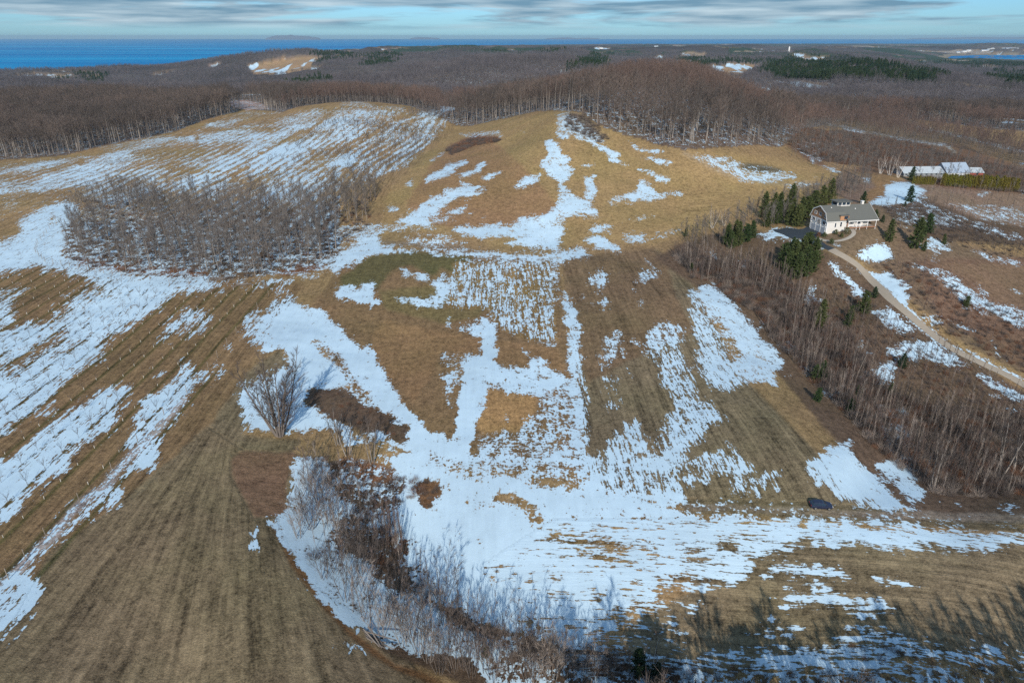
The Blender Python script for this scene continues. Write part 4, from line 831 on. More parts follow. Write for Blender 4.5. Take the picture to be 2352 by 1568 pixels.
class Proto:
    """whole: one mesh; parts: trunk and crown meshes for trees shown larger"""
    def __init__(s, B, m0, m1, parts=True, names=('trunk', 'crown')):
        s.n = len(B.F)
        if parts:
            a = B.split(0); c = B.split(1); s.parts = []
            if a[0]: s.parts.append((names[0], mesh_from(names[0], a[0], a[1], [M[m0]], smooth=True)))
            if c[0]: s.parts.append((names[1], mesh_from(names[1], c[0], c[1], [M[m1]])))
        else: s.parts = [(None, joined('tree', B, m0, m1))]
        s.src = []
    def place(s, name, x, y, z, rz, sc, label, cat, group, tilt=(0, 0)):
        if s.parts[0][0] is None:
            o = link(name, s.parts[0][1]); meshes = [o]
        else:
            o = bpy.data.objects.new(name, None); COL.objects.link(o); meshes = [link(n, me, o) for n, me in s.parts]
        o.location = (x, y, z); o.rotation_euler = (tilt[0], tilt[1], rz); o.scale = (sc, sc, sc * random.uniform(.93, 1.07))
        tag(o, label, cat, group)
        if not s.src: s.src = meshes
        return o
HW = [Proto(hardwood(10 + i, 19 + i % 3, .25, .42 + .05 * (i % 3), 11, .30, .85, 28, 1.5, .055), 'barkpale' if i % 2 else 'bark', 'twig', False) for i in range(4)]
HWR = [Proto(hardwood(30 + i, 17.5, .2, .34, 10, .3, .8, 26, 1.4, .05), 'bark', 'twig_red', False) for i in range(2)]
CO = [Proto(hardwood(50 + i, 11.5, .13, .3, 9, .25, .6, 22, 1.1, .035), 'bark' if i % 3 else 'barkpale', 'twig_grey', True) for i in range(4)]
COT = [Proto(hardwood(60 + i, 9.5, .11, .3, 8, .24, .6, 22, 1.0, .035), 'bark', 'twig_grey', False) for i in range(2)]
ASP = [Proto(whip(70 + i, 6.5 + i % 2, .042, 95, .95, .034), 'barkpale' if i == 2 else 'bark', ('twig_dark', 'twig', 'twig_pale', 'twig_red')[i], True) for i in range(4)]
CLU = [Proto(multistem(80 + i, 8.5, .05, 6, .34, .25, 8, .24, 20, .9, .030, 2, .3, .05, .7), 'barkpale' if i == 0 else 'bark', 'twig_pale' if i == 0 else 'twig', True) for i in range(3)]
BIR = [Proto(multistem(90 + i, 10, .11, 5, .3, .35, 8, .24, 22, .9, .03, 2, .3), 'birch', 'twig_pale', True) for i in range(2)]
ORC = [Proto(multistem(100 + i, 4.2, .09, 3, .5, .25, 6, .34, 18, .7, .03, 2, .1), 'bark', 'twig_dark', True) for i in range(3)]
PIN = [Proto(conifer(110 + i, 10 + i, 3.3, .08, 14, 7, 9, .8, .9 - .2 * i), 'bark', 'pine', True) for i in range(3)]
SPR = [Proto(conifer(120, 6.2, 2.4, .03, 13, 7, 9, .55, .55, .06), 'bark', 'needle_dark', True)]
HWF = [Proto(hardwood(40 + i, 17, .25, .42, 10, .36, .95, 26, 1.8, .10, 2, 4), 'bark', 'twig_far', False) for i in range(2)]
FARP = [Proto(conifer(125, 17, 3.0, .3, 9, 5, 3, 1.5, .5), 'bark', 'needle_dark', False)]
BU = [Proto(bush(130 + i, 1.5, 1.6), 'bark', ('twig_dark', 'bracken', 'twig', 'twig_pale')[i], True) for i in range(4)]
BUF = [Proto(bush(140 + i, 1.7, 1.3, 110, .05), 'bark', ('twig', 'bracken', 'twig_dark')[i], False) for i in range(3)]
LONE = Proto(multistem(151, 16.0, .25, 10, .5, .12, 16, .27, 40, 1.2, .036, 4, .4, .10, .7), 'bark', 'twig_dark', True)
LEAN = [Proto(multistem(160 + i, 13, .2, 2 + i, .22, .25, 11, .30, 34, 1.1, .03, 4, .4), 'barkpale', 'twig', True) for i in range(2)]
SAPB = []
for i in range(3):
    random.seed(170 + i); B = Build()
    limb(B, Vector((0, 0, -.1)), Vector((0, 0, 1)), 1.0, .03, 4, 0, 2, .02, .02, .7)
    tip = Vector((0, 0, .85))
    for k in range(7):
        li = limb(B, tip + Vector((0, 0, random.uniform(-.2, .2))), around(Vector((0, 0, 1)), random.uniform(.4, .95), k * .9), random.uniform(.9, 1.5), .018, 3, 1, 3, .12, .1, .4)
        twigs(B, li, 9, .5, .02, .7)
    SAPB.append(B)
print('tree tris', {k: [p.n for p in v] for k, v in dict(HW=HW, CO=CO, ASP=ASP, CLU=CLU, PIN=PIN, FARP=FARP, LONE=[LONE], BU=BU, ORC=ORC).items()})
random.seed(5)

# scattered stuff: one object, instances on its points
def stuff(name, P, kinds, scl, protos, label, mat_slots=None):
    me = bpy.data.meshes.new(name); me.vertices.add(len(P)); me.vertices.foreach_set('co', np.asarray(P, np.float32).ravel())
    a = me.attributes.new('which', 'INT', 'POINT'); a.data.foreach_set('value', np.asarray(kinds, np.int32))
    a = me.attributes.new('size', 'FLOAT', 'POINT'); a.data.foreach_set('value', np.asarray(scl, np.float32))
    a = me.attributes.new('turn', 'FLOAT', 'POINT'); a.data.foreach_set('value', rng.uniform(0, 6.283, len(P)).astype(np.float32))
    o = link(name, me); tag(o, label, kind='stuff')
    ng = bpy.data.node_groups.new(name + '_nodes', 'GeometryNodeTree')
    ng.interface.new_socket('Geometry', in_out='INPUT', socket_type='NodeSocketGeometry'); ng.interface.new_socket('Geometry', in_out='OUTPUT', socket_type='NodeSocketGeometry')
    N = ng.nodes; L = ng.links; gi = N.new('NodeGroupInput'); go = N.new('NodeGroupOutput'); jn = N.new('GeometryNodeJoinGeometry')
    def na(nm, ty):
        n = N.new('GeometryNodeInputNamedAttribute'); n.data_type = ty; n.inputs['Name'].default_value = nm; return n.outputs['Attribute']
    w = na('which', 'INT'); s = na('size', 'FLOAT'); t = na('turn', 'FLOAT'); cb = N.new('ShaderNodeCombineXYZ'); L.new(t, cb.inputs[2])
    for k, pr in enumerate(protos):
        for src in pr.src:
            oi = N.new('GeometryNodeObjectInfo'); oi.transform_space = 'ORIGINAL'; oi.inputs['Object'].default_value = src
            cmp_ = N.new('FunctionNodeCompare'); cmp_.data_type = 'INT'; cmp_.operation = 'EQUAL'; L.new(w, cmp_.inputs[2]); cmp_.inputs[3].default_value = k
            io = N.new('GeometryNodeInstanceOnPoints'); L.new(gi.outputs[0], io.inputs['Points']); L.new(cmp_.outputs[0], io.inputs['Selection']); L.new(oi.outputs['Geometry'], io.inputs['Instance'])
            L.new(cb.outputs[0], io.inputs['Rotation']); L.new(s, io.inputs['Scale']); L.new(io.outputs[0], jn.inputs[0])
    L.new(jn.outputs[0], go.inputs[0]); md = o.modifiers.new('scatter', 'NODES'); md.node_group = ng
    return o
def jitter_pts(x0, x1, y0, y1, sp):
    nx = int((x1 - x0) / sp) + 1; ny = int((y1 - y0) / sp) + 1
    gx, gy = np.meshgrid(x0 + sp * np.arange(nx), y0 + sp * np.arange(ny))
    gx = gx + rng.uniform(-.48, .48, gx.shape) * sp; gy = gy + rng.uniform(-.48, .48, gy.shape) * sp
    return gx.ravel(), gy.ravel()
def poly_pts(wp, sp):
    wp = np.asarray(wp); x, y = jitter_pts(wp[:, 0].min(), wp[:, 0].max(), wp[:, 1].min(), wp[:, 1].max(), sp)
    m = inside(wp, x, y); return x[m], y[m]
def clear_of(x, y, polys):
    m = np.ones(len(x), bool)
    for p in polys: m &= ~inside(p, x, y)
    return m
def visible_t(x, y, lim=.86):
    return np.abs(x) < (CP * y + 40) * lim

TRUNKW = {}
def where_in(U, V):
    """which third across and which row a thing stands in, in words"""
    a = np.quantile(U, (.2, .4, .6, .8)); b_ = np.quantile(V, (.33, .67)); out = []
    for u, v in zip(U, V):
        r_ = ('back', 'middle', 'front')[int(np.searchsorted(b_, v))]; c = ('far left', 'left', 'centre', 'right', 'far right')[int(np.searchsorted(a, u))]
        out.append(', %s row, %s' % (r_, c))
    return out
# ---- the great woods
CONPX = [[(1740,168),(1760,140),(1850,126),(1960,132),(2060,148),(2170,165),(2150,186),(2000,184),(1880,182),(1800,182)], [(1315,155),(1330,132),(1395,120),(1405,152)], [(650,148),(690,128),(780,117),(860,116),(820,132),(740,142)],
         [(2050,128),(2500,132),(2500,158),(2250,158),(2100,142)], [(820,148),(860,118),(905,110),(925,122),(900,148)], [(655,196),(740,172),(755,182),(700,202)], [(120,172),(160,166),(162,182),(125,186)], [(182,170),(240,168),(235,188),(185,186)],
         [(1560,134),(1750,140),(1750,154),(1560,152)], [(2270,165),(2420,170),(2420,200),(2290,192)], [(1110,112),(1300,110),(1310,120),(1130,120)], [(1900,165),(2000,160),(2010,178),(1900,182)]]
def forest():
    xs = []; ys = []; sp_ = []
    for y0, y1, sp in ((300, 950, 6.0), (950, 2000, 9.0), (2000, 4200, 15.0)):
        x, y = jitter_pts(-1.02 * y1, 1.02 * y1, y0, y1, sp)
        m = visible_t(x, y, 1.02 if y0 < 900 else .92); x = x[m]; y = y[m]
        m = woods(x, y); xs.append(x[m]); ys.append(y[m]); sp_.append(np.full(m.sum(), sp))
    x = np.concatenate(xs); y = np.concatenate(ys); sp = np.concatenate(sp_)
    z = height(x, y); ok = z > LAKE + 6; x, y, z, sp = x[ok], y[ok], z[ok], sp[ok]
    u, v = project(x, y, z + 10)
    con = np.zeros(len(x), bool)
    nu = (fbm(x / 60, y / 130, 401, 3) - .5) * 70; nv = (fbm(x / 50, y / 110, 403, 3) - .5) * 20
    for p in CONPX: con |= inside(p, u + nu, v + nv) & (y > 900)
    con &= rng.random(len(x)) < .93
    red = (fbm(x / 160, y / 220, 41) + .12 * ((u > 1250) & (y < 780)) > .56)
    return x, y, z, sp, con, red
fx, fy, fz, fsp, fcon, fred = forest()
thin = rng.random(len(fx)) < np.where(fcon, .9, 1.0)
fx, fy, fz, fsp, fcon, fred = [a[thin] for a in (fx, fy, fz, fsp, fcon, fred)]
fk = np.where(fcon, 6, np.where(fred, 4 + rng.integers(0, 2, len(fx)), rng.integers(0, 4, len(fx))))
fs = rng.uniform(.8, 1.12, len(fx)) * np.where(fsp > 10, 1.18, 1.0) * (.85 + .3 * fbm(fx / 60, fy / 60, 63, 2))
fk = np.where(~fcon & (fy > 930), 7 + rng.integers(0, 2, len(fx)), fk)
FPROT = HW + HWR + FARP + HWF
# the front row trees that show largest stand as individuals
t_ = fx / fy; edge_d = np.where(t_ < EDGE_T[-1], np.interp(t_, EDGE_T, EDGE_D), np.interp(t_, E2T, E2D))
uu_, vv_ = project(fx, fy, fz)
score = fy + 2.2 * np.maximum(0, fy - edge_d - 8) + np.where((uu_ < -20) | (uu_ > 2372), 1e5, 0) + np.where(fcon, 1e5, 0)
order = np.argsort(score); ind = order[:300]; rest = np.ones(len(fx), bool); rest[ind] = False
wi = where_in(uu_[ind], vv_[ind])
for w_, i in zip(wi, ind):
    if fx[i] < -150: lab, grp = 'tall bare hardwood at the edge of the left wood', 'front trees of the left wood'
    elif t_[i] < EDGE_T[-1]: lab, grp = 'tall bare hardwood on the edge of the hilltop wood', 'front trees of the hilltop wood'
    else: lab, grp = 'bare hardwood at the edge of the valley wood behind the lane', 'front trees of the valley wood'
    FPROT[fk[i]].place('hardwood_tree', fx[i], fy[i], fz[i] - .2, rng.uniform(0, 6.28), fs[i], lab + w_, 'tree', grp)
for k, p in enumerate(FPROT):
    if not p.src:
        j = np.where(rest & (fk == k) & (np.abs(fx) < fy * .6))[0]; j = j[np.argmin(fy[j])]; rest[j] = False
        nm, lab = ('evergreen_tree', 'nearest dark evergreen standing among the far bare woods') if k == 6 else ('hardwood_tree', 'bare reddish hardwood standing alone just behind the front row' if k == 4 else 'bare russet twigged hardwood among the second row of the woods' if k == 5 else 'grey hardwood at the near side of the far woods' if k == 7 else 'second grey hardwood at the near side of the far woods' if k == 8 else 'bare grey hardwood among the second row of the woods')
        p.place(nm, fx[j], fy[j], fz[j] - .2, 1.0, fs[j], lab, 'tree', None)
stuff('far_woods', np.stack([fx, fy, fz - .2], -1)[rest], fk[rest], fs[rest], FPROT, 'bare brown winter woods covering the hills to the lake')
print('woods', rest.sum())

# ---- woods on the east slope behind the house
def mixed_wood(poly, sp, protos, smin, smax, name, label, avoid=()):
    x, y = poly_pts(poly, sp); m = ~woods(x, y) & clear_of(x, y, avoid) & visible_t(x, y, .84); x = x[m]; y = y[m]
    z = height(x, y); k = rng.integers(0, len(protos), len(x)); s = rng.uniform(smin, smax, len(x))
    return stuff(name, np.stack([x, y, z - .1], -1), k, s, protos, label)
# ------------------------------------------------------------------ roads and hard ground
from mathutils import geometry as mg
M['asphalt'] = plain('driveway_asphalt', (.035, .045, .055), .8, .3, .2, .6)
M['gravel'] = plain('driveway_gravel', (.31, .27, .215), .9, .1, .18, 1.2)
M['concrete'] = plain('walk_concrete', (.36, .33, .28), .9, .1, .1, 1.5)
def draped(name, wp, mat, lift=.09, sp=1.6):
    wp = [tuple(p) for p in wp]; b = []
    for i in range(len(wp)):
        a = Vector(wp[i]); c = Vector(wp[(i + 1) % len(wp)]); n = max(1, int((c - a).length / sp))
        b += [a.lerp(c, k / n) for k in range(n)]
    x, y = poly_pts(np.array(wp), sp)
    vv2 = b + [Vector((float(p), float(r))) for p, r in zip(x, y)]
    res = mg.delaunay_2d_cdt(vv2, [], [list(range(len(b)))], 1, 1e-4)
    P = np.array([(v.x, v.y) for v in res[0]]); z = height(P[:, 0], P[:, 1]) + lift
    o = link(name, mesh_from(name, [(*p, h) for p, h in zip(P.tolist(), z.tolist())], [tuple(f) for f in res[2]], [mat])); return tag(o, kind='structure')
def ribbon(name, px, w, mat, lift=.09, step=1.2):
    wp = first_hit(px); P = []
    for i in range(len(wp) - 1):
        p0, p1, p2, p3 = wp[max(i - 1, 0)], wp[i], wp[i + 1], wp[min(i + 2, len(wp) - 1)]
        n = max(1, int(np.linalg.norm(p2 - p1) / step))
        for k in range(n):
            t = k / n; P.append(.5 * (2 * p1 + (p2 - p0) * t + (2 * p0 - 5 * p1 + 4 * p2 - p3) * t * t + (3 * p1 - p0 - 3 * p2 + p3) * t ** 3))
    P.append(wp[-1]); P = np.array(P); T = np.gradient(P, axis=0); T /= np.linalg.norm(T, axis=1)[:, None]; Nn = np.stack([T[:, 1], -T[:, 0]], 1)
    cols = [-.5, -.25, 0, .25, .5]; V = []; Fc = []
    for j, c in enumerate(cols):
        e = P + Nn * c * w; z = height(e[:, 0], e[:, 1]) + lift + (.04 * (1 - (2 * c) ** 2)); V.append(np.c_[e, z])
    n = len(P); VV_ = np.concatenate(V)
    for j in range(4):
        for i in range(n - 1): Fc.append((j * n + i, (j + 1) * n + i, (j + 1) * n + i + 1, j * n + i + 1))
    return tag(link(name, mesh_from(name, VV_.tolist(), Fc, [mat], smooth=True)), kind='structure')
def z6(s): return [((2300 + float(a.split(',')[0]) / 5.808) * .765625, (560 + float(a.split(',')[1]) / 5.808) * .765625) for a in s.split()]
def z7(x, y): return ((2600 + x / 4.98) * .765625, (420 + y / 4.98) * .765625)
draped('parking_apron', first_hit(z6('350,715 560,745 640,735 700,700 800,735 1010,835 860,862 950,950 1050,1022 1240,1110 1090,1122 900,1040 750,955 560,905 420,905 300,840 150,790 100,748 230,742')), M['asphalt'], .10, 2.0)
ribbon('driveway', z6('1130,1095 1240,1160') + q(2,1,'1130,210 1230,285 1330,390 1440,500 1560,600 1700,720 1850,830 2050,930 2200,1000 2352,1085 2600,1220'), 3.3, M['gravel'])
ribbon('footpath', z6('880,900 960,930 1080,950 1230,950 1380,915 1480,860 1520,800 1480,745'), 1.5, M['concrete'], .12, .6)

# ------------------------------------------------------------------ the house
class Frame:
    def __init__(s, origin, ux, rz): s.o = origin; s.rz = rz
def box_mesh(name, lo, hi, mat, bev=0):
    x0, y0, z0 = lo; x1, y1, z1 = hi
    V = [(x0,y0,z0),(x1,y0,z0),(x1,y1,z0),(x0,y1,z0),(x0,y0,z1),(x1,y0,z1),(x1,y1,z1),(x0,y1,z1)]
    return mesh_from(name, V, [(0,3,2,1),(4,5,6,7),(0,1,5,4),(1,2,6,5),(2,3,7,6),(3,0,4,7)], [mat])
def boxes(name, L_, mat):
    V = []; Fc = []
    for lo, hi in L_:
        n = len(V); x0, y0, z0 = lo; x1, y1, z1 = hi
        V += [(x0,y0,z0),(x1,y0,z0),(x1,y1,z0),(x0,y1,z0),(x0,y0,z1),(x1,y0,z1),(x1,y1,z1),(x0,y1,z1)]
        Fc += [tuple(n + i for i in f) for f in ((0,3,2,1),(4,5,6,7),(0,1,5,4),(1,2,6,5),(2,3,7,6),(3,0,4,7))]
    return mesh_from(name, V, Fc, [mat])
def prism(name, prof, x0, x1, mat, axis='x'):
    """profile in (y,z) pushed along x"""
    n = len(prof); V = [(x0, y, z) for y, z in prof] + [(x1, y, z) for y, z in prof]
    Fc = [tuple(range(n))[::-1], tuple(range(n, 2 * n))] + [(i, (i + 1) % n, n + (i + 1) % n, n + i) for i in range(n)]
    return mesh_from(name, V, Fc, [mat])
def siding(name, col, pitch=.2, vertical=False, var=.1):
    m, nt, N, L, b = new_mat(name, .75, .25); tc = N.new('ShaderNodeTexCoord'); sep = N.new('ShaderNodeSeparateXYZ'); L.new(tc.outputs['Object'], sep.inputs[0])
    src = sep.outputs['X'] if vertical else sep.outputs['Z']
    fr = math_node(N, L, 'FRACT', math_node(N, L, 'DIVIDE', src, pitch))
    n = noise_node(N, L, tc.outputs['Object'], 3.0, 4, .6)
    v = N.new('ShaderNodeVectorMath'); v.operation = 'SCALE'; v.inputs[0].default_value = col
    L.new(math_node(N, L, 'ADD', 1 - var, math_node(N, L, 'MULTIPLY', n, 2 * var)), v.inputs['Scale']); L.new(v.outputs[0], b.inputs['Base Color'])
    bp = N.new('ShaderNodeBump'); bp.inputs['Strength'].default_value = .6; bp.inputs['Distance'].default_value = .03; L.new(fr, bp.inputs['Height']); L.new(bp.outputs[0], b.inputs['Normal'])
    return m
M['white'] = siding('white_siding', (.60, .59, .56), .18)
M['shingle_wall'] = siding('cedar_shingles', (.40, .215, .115), .22, var=.25)
M['roof'] = plain('grey_roof_shingles', (.12, .125, .115), .9, .15, .18, 3.5)
M['trim'] = plain('white_trim', (.78, .78, .76), .5, .3, .04)
M['glass'] = plain('dark_window_glass', (.02, .035, .055), .08, .6, .1)
M['garage'] = siding('garage_door_grey', (.42, .44, .46), .5)
M['deckwood'] = plain('deck_boards', (.33, .17, .10), .8, .2, .2)
M['foundation'] = plain('stone_foundation', (.33, .31, .28), .9, .2, .3, 6)
M['chimney'] = plain('pale_chimney', (.6, .58, .54), .8, .2, .12, 5)
M['doorm'] = plain('door_paint', (.26, .17, .13), .5, .3, .1)
c0 = hit(1895.3, 538.8); c1 = hit(1857.0, 523.7)
rz = math.atan2(c1[1] - c0[1], c1[0] - c0[0]) - math.pi / 2
print('house corner', c0, c1, 'width', math.dist(c0[:2], c1[:2]), 'rz', math.degrees(rz))
HW_ = 10.4
house = empty('house', (c0[0], c0[1], c0[2] - .1), rz, 'large white and cedar gambrel house with three garage doors and long grey roof', 'house')
def hp(me, parent=house, label=None):
    o = link(me.name, me, parent)
    if label: o['label'] = label
    return o
LB = 7.6      # length of the gambrel block
W2 = HW_ / 2
GZ = [(-.0, 5.3), (1.15, 8.0), (W2, 9.9), (HW_ - 1.15, 8.0), (HW_, 5.3)]   # gambrel line (v, z)
hp(boxes('foundation', [((-.05, -.05, -3.5), (LB + .03, HW_ + .05, .35)), ((LB + .05, -.6, -3), (19.5, HW_ + .05, 2.75))], M['foundation']))
w1 = hp(prism('wall', [(0, .35), (HW_, .35), (HW_, 5.3), (0, 5.3)], 0, LB, M['white']))
w2 = hp(prism('wall', [(0.001, 5.3)] + GZ[1:4] + [(HW_ - .001, 5.3)], .0, LB, M['shingle_wall']), label='cedar shingled gable wall')
w3 = hp(boxes('wall', [((LB + .02, .0, 2.75), (15.2, HW_, 5.3)), ((15.2, 2.0, 2.75), (19.2, HW_, 5.3))], M['white']))
hp(prism('wall', [(.2, 5.3), (W2, 9.5), (HW_ - .2, 5.3)], LB + .02, 19.1, M['white']))
# gambrel roof skin of the front block
def roof_skin(line, x0, x1, th, name='roof'):
    up = [(y, z + th) for y, z in line]; return prism(name, list(line) + up[::-1], x0, x1, M['roof'])
gl = [(-.35, 4.95)] + GZ[1:4] + [(HW_ + .35, 4.95)]
gl = [(y, z + .02) for y, z in gl]
rf = hp(roof_skin(gl, -.55, LB + .02, .2))
wl = [(-1.5, 5.15), (W2, 9.84), (HW_ + .4, 5.35)]
rf2 = hp(roof_skin(wl, LB + .02, 20.6, .2))
# white bargeboards along the gable, eaves boards
def barge(line, x0, x1, parent):
    V = []; L2 = [(y, z + .21) for y, z in line]; lo = [(y, z - .12) for y, z in line]
    return hp(prism('bargeboard', lo + L2[::-1], x0, x1, M['trim']), parent)
barge(gl, -.62, -.55, rf); barge(wl, 20.6, 20.68, rf2)
hp(box_mesh('gutter', (LB + .1, -1.62, 5.05), (20.65, -1.5, 5.32), M['trim']), rf2)
hp(box_mesh('gutter', (-.55, -.5, 4.84), (LB - .02, -.36, 5.06), M['trim']), rf)
hp(box_mesh('corner_board', (-.06, -.06, .35), (.16, .12, 5.3), M['trim']), w1)
hp(box_mesh('corner_board', (-.06, HW_ - .12, .35), (.16, HW_ + .06, 5.3), M['trim']), w1)
def window(face, a, z, w, h, parent=house, mull=1, frame=True, name='window'):
    """face: ('x', value) looks to -x ; ('y', value) looks to -y ; a = centre along the wall"""
    ax, c = face
    def bx_(a0, a1, z0, z1, d0, d1):
        return ((c - d1, a0, z0), (c - d0, a1, z1)) if ax == 'x' else ((a0, c - d1, z0), (a1, c - d0, z1))
    wobj = hp(boxes(name, [bx_(a - w / 2, a + w / 2, z - h / 2, z - h / 2 + .1, -.05, .07), bx_(a - w / 2, a + w / 2, z + h / 2 - .1, z + h / 2, -.05, .07),
              bx_(a - w / 2, a - w / 2 + .1, z - h / 2 + .1, z + h / 2 - .1, -.05, .07), bx_(a + w / 2 - .1, a + w / 2, z - h / 2 + .1, z + h / 2 - .1, -.05, .07)] +
              [bx_(a - w / 2 + w * k / (mull + 1) - .035, a - w / 2 + w * k / (mull + 1) + .035, z - h / 2 + .1, z + h / 2 - .1, -.05, .06) for k in range(1, mull + 1)], M['trim']), parent)
    seg = (w - .2) / (mull + 1)
    for k in range(mull + 1):
        hp(boxes('pane', [bx_(a - w / 2 + .1 + seg * k + .03, a - w / 2 + .1 + seg * (k + 1) - .03, z - h / 2 + .1, z + h / 2 - .1, -.04, .03)], M['glass']), wobj)
    return wobj
G = ('x', 0.0); S = ('y', 0.0)
window(G, 8.1, 6.9, 1.5, 1.25); window(G, 5.0, 6.9, 1.6, 1.25); window(G, 1.75, 6.6, 1.3, 1.3)
window(G, 8.6, 4.25, 1.8, 1.35); window(G, 5.2, 4.0, 2.1, 1.9, mull=2); window(G, 1.9, 4.1, 1.9, 1.5)
for vc in (8.3, 5.2, 2.1):
    d = hp(boxes('garage_door', [((-.04, vc - 1.3, .0), (.06, vc + 1.3, 2.35))], M['garage']))
    hp(boxes('door_frame', [((-.1, vc - 1.47, .0), (-.003, vc - 1.3, 2.52)), ((-.1, vc + 1.3, .0), (-.003, vc + 1.47, 2.52)), ((-.1, vc - 1.3, 2.35), (-.003, vc + 1.3, 2.52))], M['trim']), d)
    for k in range(4):
        hp(boxes('panel', [((-.075, vc - 1.22, .1 + k * .56), (-.04, vc + 1.22, .58 + k * .56))], M['garage']), d)
for vc in (9.85, 6.75, 3.65, .55):
    hp(boxes('wall_lamp', [((-.25, vc - .1, 2.75), (-.0, vc + .1, 3.05))], M['trim']))
window(S, 3.6, 3.55, .8, 1.9, mull=0); window(S, 5.9, 3.75, .9, 1.9, mull=0)
# dormer box on the seam of the two roofs
dm = hp(boxes('dormer', [((5.0, -.25, 5.3), (8.6, 2.2, 7.1))], M['shingle_wall']))
hp(boxes('dormer_roof', [((4.8, -.5, 7.1), (8.8, 2.6, 7.28))], M['roof']), dm)
hp(boxes('dormer_window', [((6.6, -.29, 5.75), (8.3, -.25, 6.9))], M['glass']), dm)
# lookout box on the ridge
tw = hp(boxes('lookout', [((6.2, 4.6, 8.5), (11.6, 8.2, 11.2))], M['white'])); hp(boxes('lookout_roof', [((5.6, 4.0, 11.2), (12.2, 8.9, 11.4))], M['roof']), tw)
for k in range(3): hp(boxes('lookout_window', [((6.5 + 1.75 * k, 4.55, 10.0), (7.9 + 1.75 * k, 4.6, 11.0))], M['glass']), tw)
hp(boxes('lookout_window', [((6.15, 5.0, 10.0), (6.2, 7.8, 11.0))], M['glass']), tw)
ch = hp(boxes('chimney', [((16.9, 5.0, 8.6), (17.8, 6.0, 11.0))], M['chimney'])); hp(boxes('chimney_cap', [((16.8, 4.9, 11.0), (17.9, 6.1, 11.12))], M['trim']), ch)
for x_ in (3.0, 13.0): hp(boxes('roof_vent', [((x_, 3.2 if x_ > 5 else 3.6, 8.4), (x_ + .35, 3.6 if x_ > 5 else 3.95, 9.6 if x_ < 5 else 8.9))], M['trim']))
# entrance and deck under the wing roof
window(S, 10.2, 4.1, 2.2, 1.2, mull=2); window(S, 13.4, 4.1, 1.8, 1.1)
hp(boxes('front_door', [((8.3, -.05, 2.8), (9.2, .02, 4.9))], M['doorm']))
dk = hp(boxes('deck', [((7.7, -1.6, 2.5), (19.8, -.02, 2.74)), ((15.25, 0.02, 2.5), (19.8, 1.98, 2.74))], M['deckwood']))
for x_ in (8.0, 11.5, 13.0, 16.0, 19.6): hp(boxes('post', [((x_, -1.55, -.2 if x_ < 12 else 1.5), (x_ + .16, -1.39, 5.1))], M['trim']), dk)
rl = [((9.6, -1.52, 3.55), (15.5, -1.44, 3.63)), ((9.6, -1.52, 2.95), (15.5, -1.44, 3.0))] + [((9.6 + .3 * k, -1.5, 3.0), (9.64 + .3 * k, -1.46, 3.55)) for k in range(20)]
hp(boxes('railing', rl, M['trim']), dk)

# ------------------------------------------------------------------ buildings further off
M['metalroof'] = plain('blue_grey_metal_roof', (.30, .37, .45), .45, .4, .08, .6)
M['snowroof'] = plain('snowy_roof', (.40, .45, .48), .7, .2, .18, .8)
M['greywall'] = siding('grey_siding', (.48, .52, .55), .3)
M['greyd'] = siding('weathered_grey_boards', (.22, .24, .25), .3)
M['whitewall'] = siding('far_white_wall', (.72, .72, .70), .3)
M['redtrim'] = plain('red_barn_paint', (.30, .07, .05), .7, .2, .15)
def barn(x, y, z, rz_, Lx, Wy, Hw, Hr, wall, roof, label, cat, windows=2, door=True, name='barn'):
    r_ = empty(name, (x, y, z), rz_, label, cat)
    def p(me, par=r_): return link(me.name, me, par)
    p(prism('wall', [(-Wy / 2, -1.5), (Wy / 2, -1.5), (Wy / 2, Hw), (0, Hw + Hr - .05), (-Wy / 2, Hw)], -Lx / 2, Lx / 2, M[wall]))
    ln = [(-Wy / 2 - .4, Hw - .3), (0, Hw + Hr), (Wy / 2 + .4, Hw - .3)]; ln2 = [(a, b_ + .2) for a, b_ in ln]
    p(prism('roof', ln + ln2[::-1], -Lx / 2 - .4, Lx / 2 + .4, M[roof]))
    for k in range(windows):
        xx = -Lx / 2 + Lx * (k + .5) / windows; p(boxes('window', [((xx - .5, -Wy / 2 - .05, 1.1), (xx + .5, -Wy / 2 - .002, 2.1))], M['glass']))
    if door: p(boxes('door', [((-Lx / 2 - .06, -1.2, 0), (-Lx / 2 - .002, 1.2, 2.4))], M['trim']))
    return r_
b = z7(1290, 560); x, y, z = hit(*b)
barn(x + 2, y + 6, z - .5, R(8), 14, 11, 3.2, 4.2, 'greywall', 'metalroof', 'grey barn with steep blue grey metal roof behind the clipped hedge', 'barn', 3)
x, y, z = hit(*z7(720, 590)); lg = barn(x + 8, y + 12, z, R(3), 22, 10, 2.2, 2.3, 'greyd', 'snowroof', 'long low shed with snow dusted roof left of the grey barn', 'shed', 8, name='long_shed')
x, y, z = hit(*z7(1640, 570)); barn(x, y + 9, z, R(-4), 13, 8, 2.4, 1.8, 'redtrim', 'snowroof', 'small red walled shed under a snowy roof right of the grey barn', 'shed', 2, name='red_shed')
def far_pos(u, dist): x_ = (u - CX) / F * (CP * dist + 33); return x_, dist, hz(x_, dist)
n_ = 0
def far_house(u, v, L_, W_, H_, wall, roof, label, cat='house', rz_=0, dz=2.0):
    x_, y_, z_ = hit(u, v); return barn(x_, y_, z_ + dz, rz_, L_, W_, H_, H_ * .6, wall, roof, label, cat, 2, False, 'farm_building' if cat != 'house' else 'distant_house')
far_house(1573, 152, 20, 12, 5, 'whitewall', 'snowroof', 'leftmost pale farm building beyond the hilltop wood', 'farm building', .2)
far_house(1583, 149, 16, 12, 8, 'whitewall', 'metalroof', 'tall white barn in the middle of the far farmyard', 'farm building', -.1)
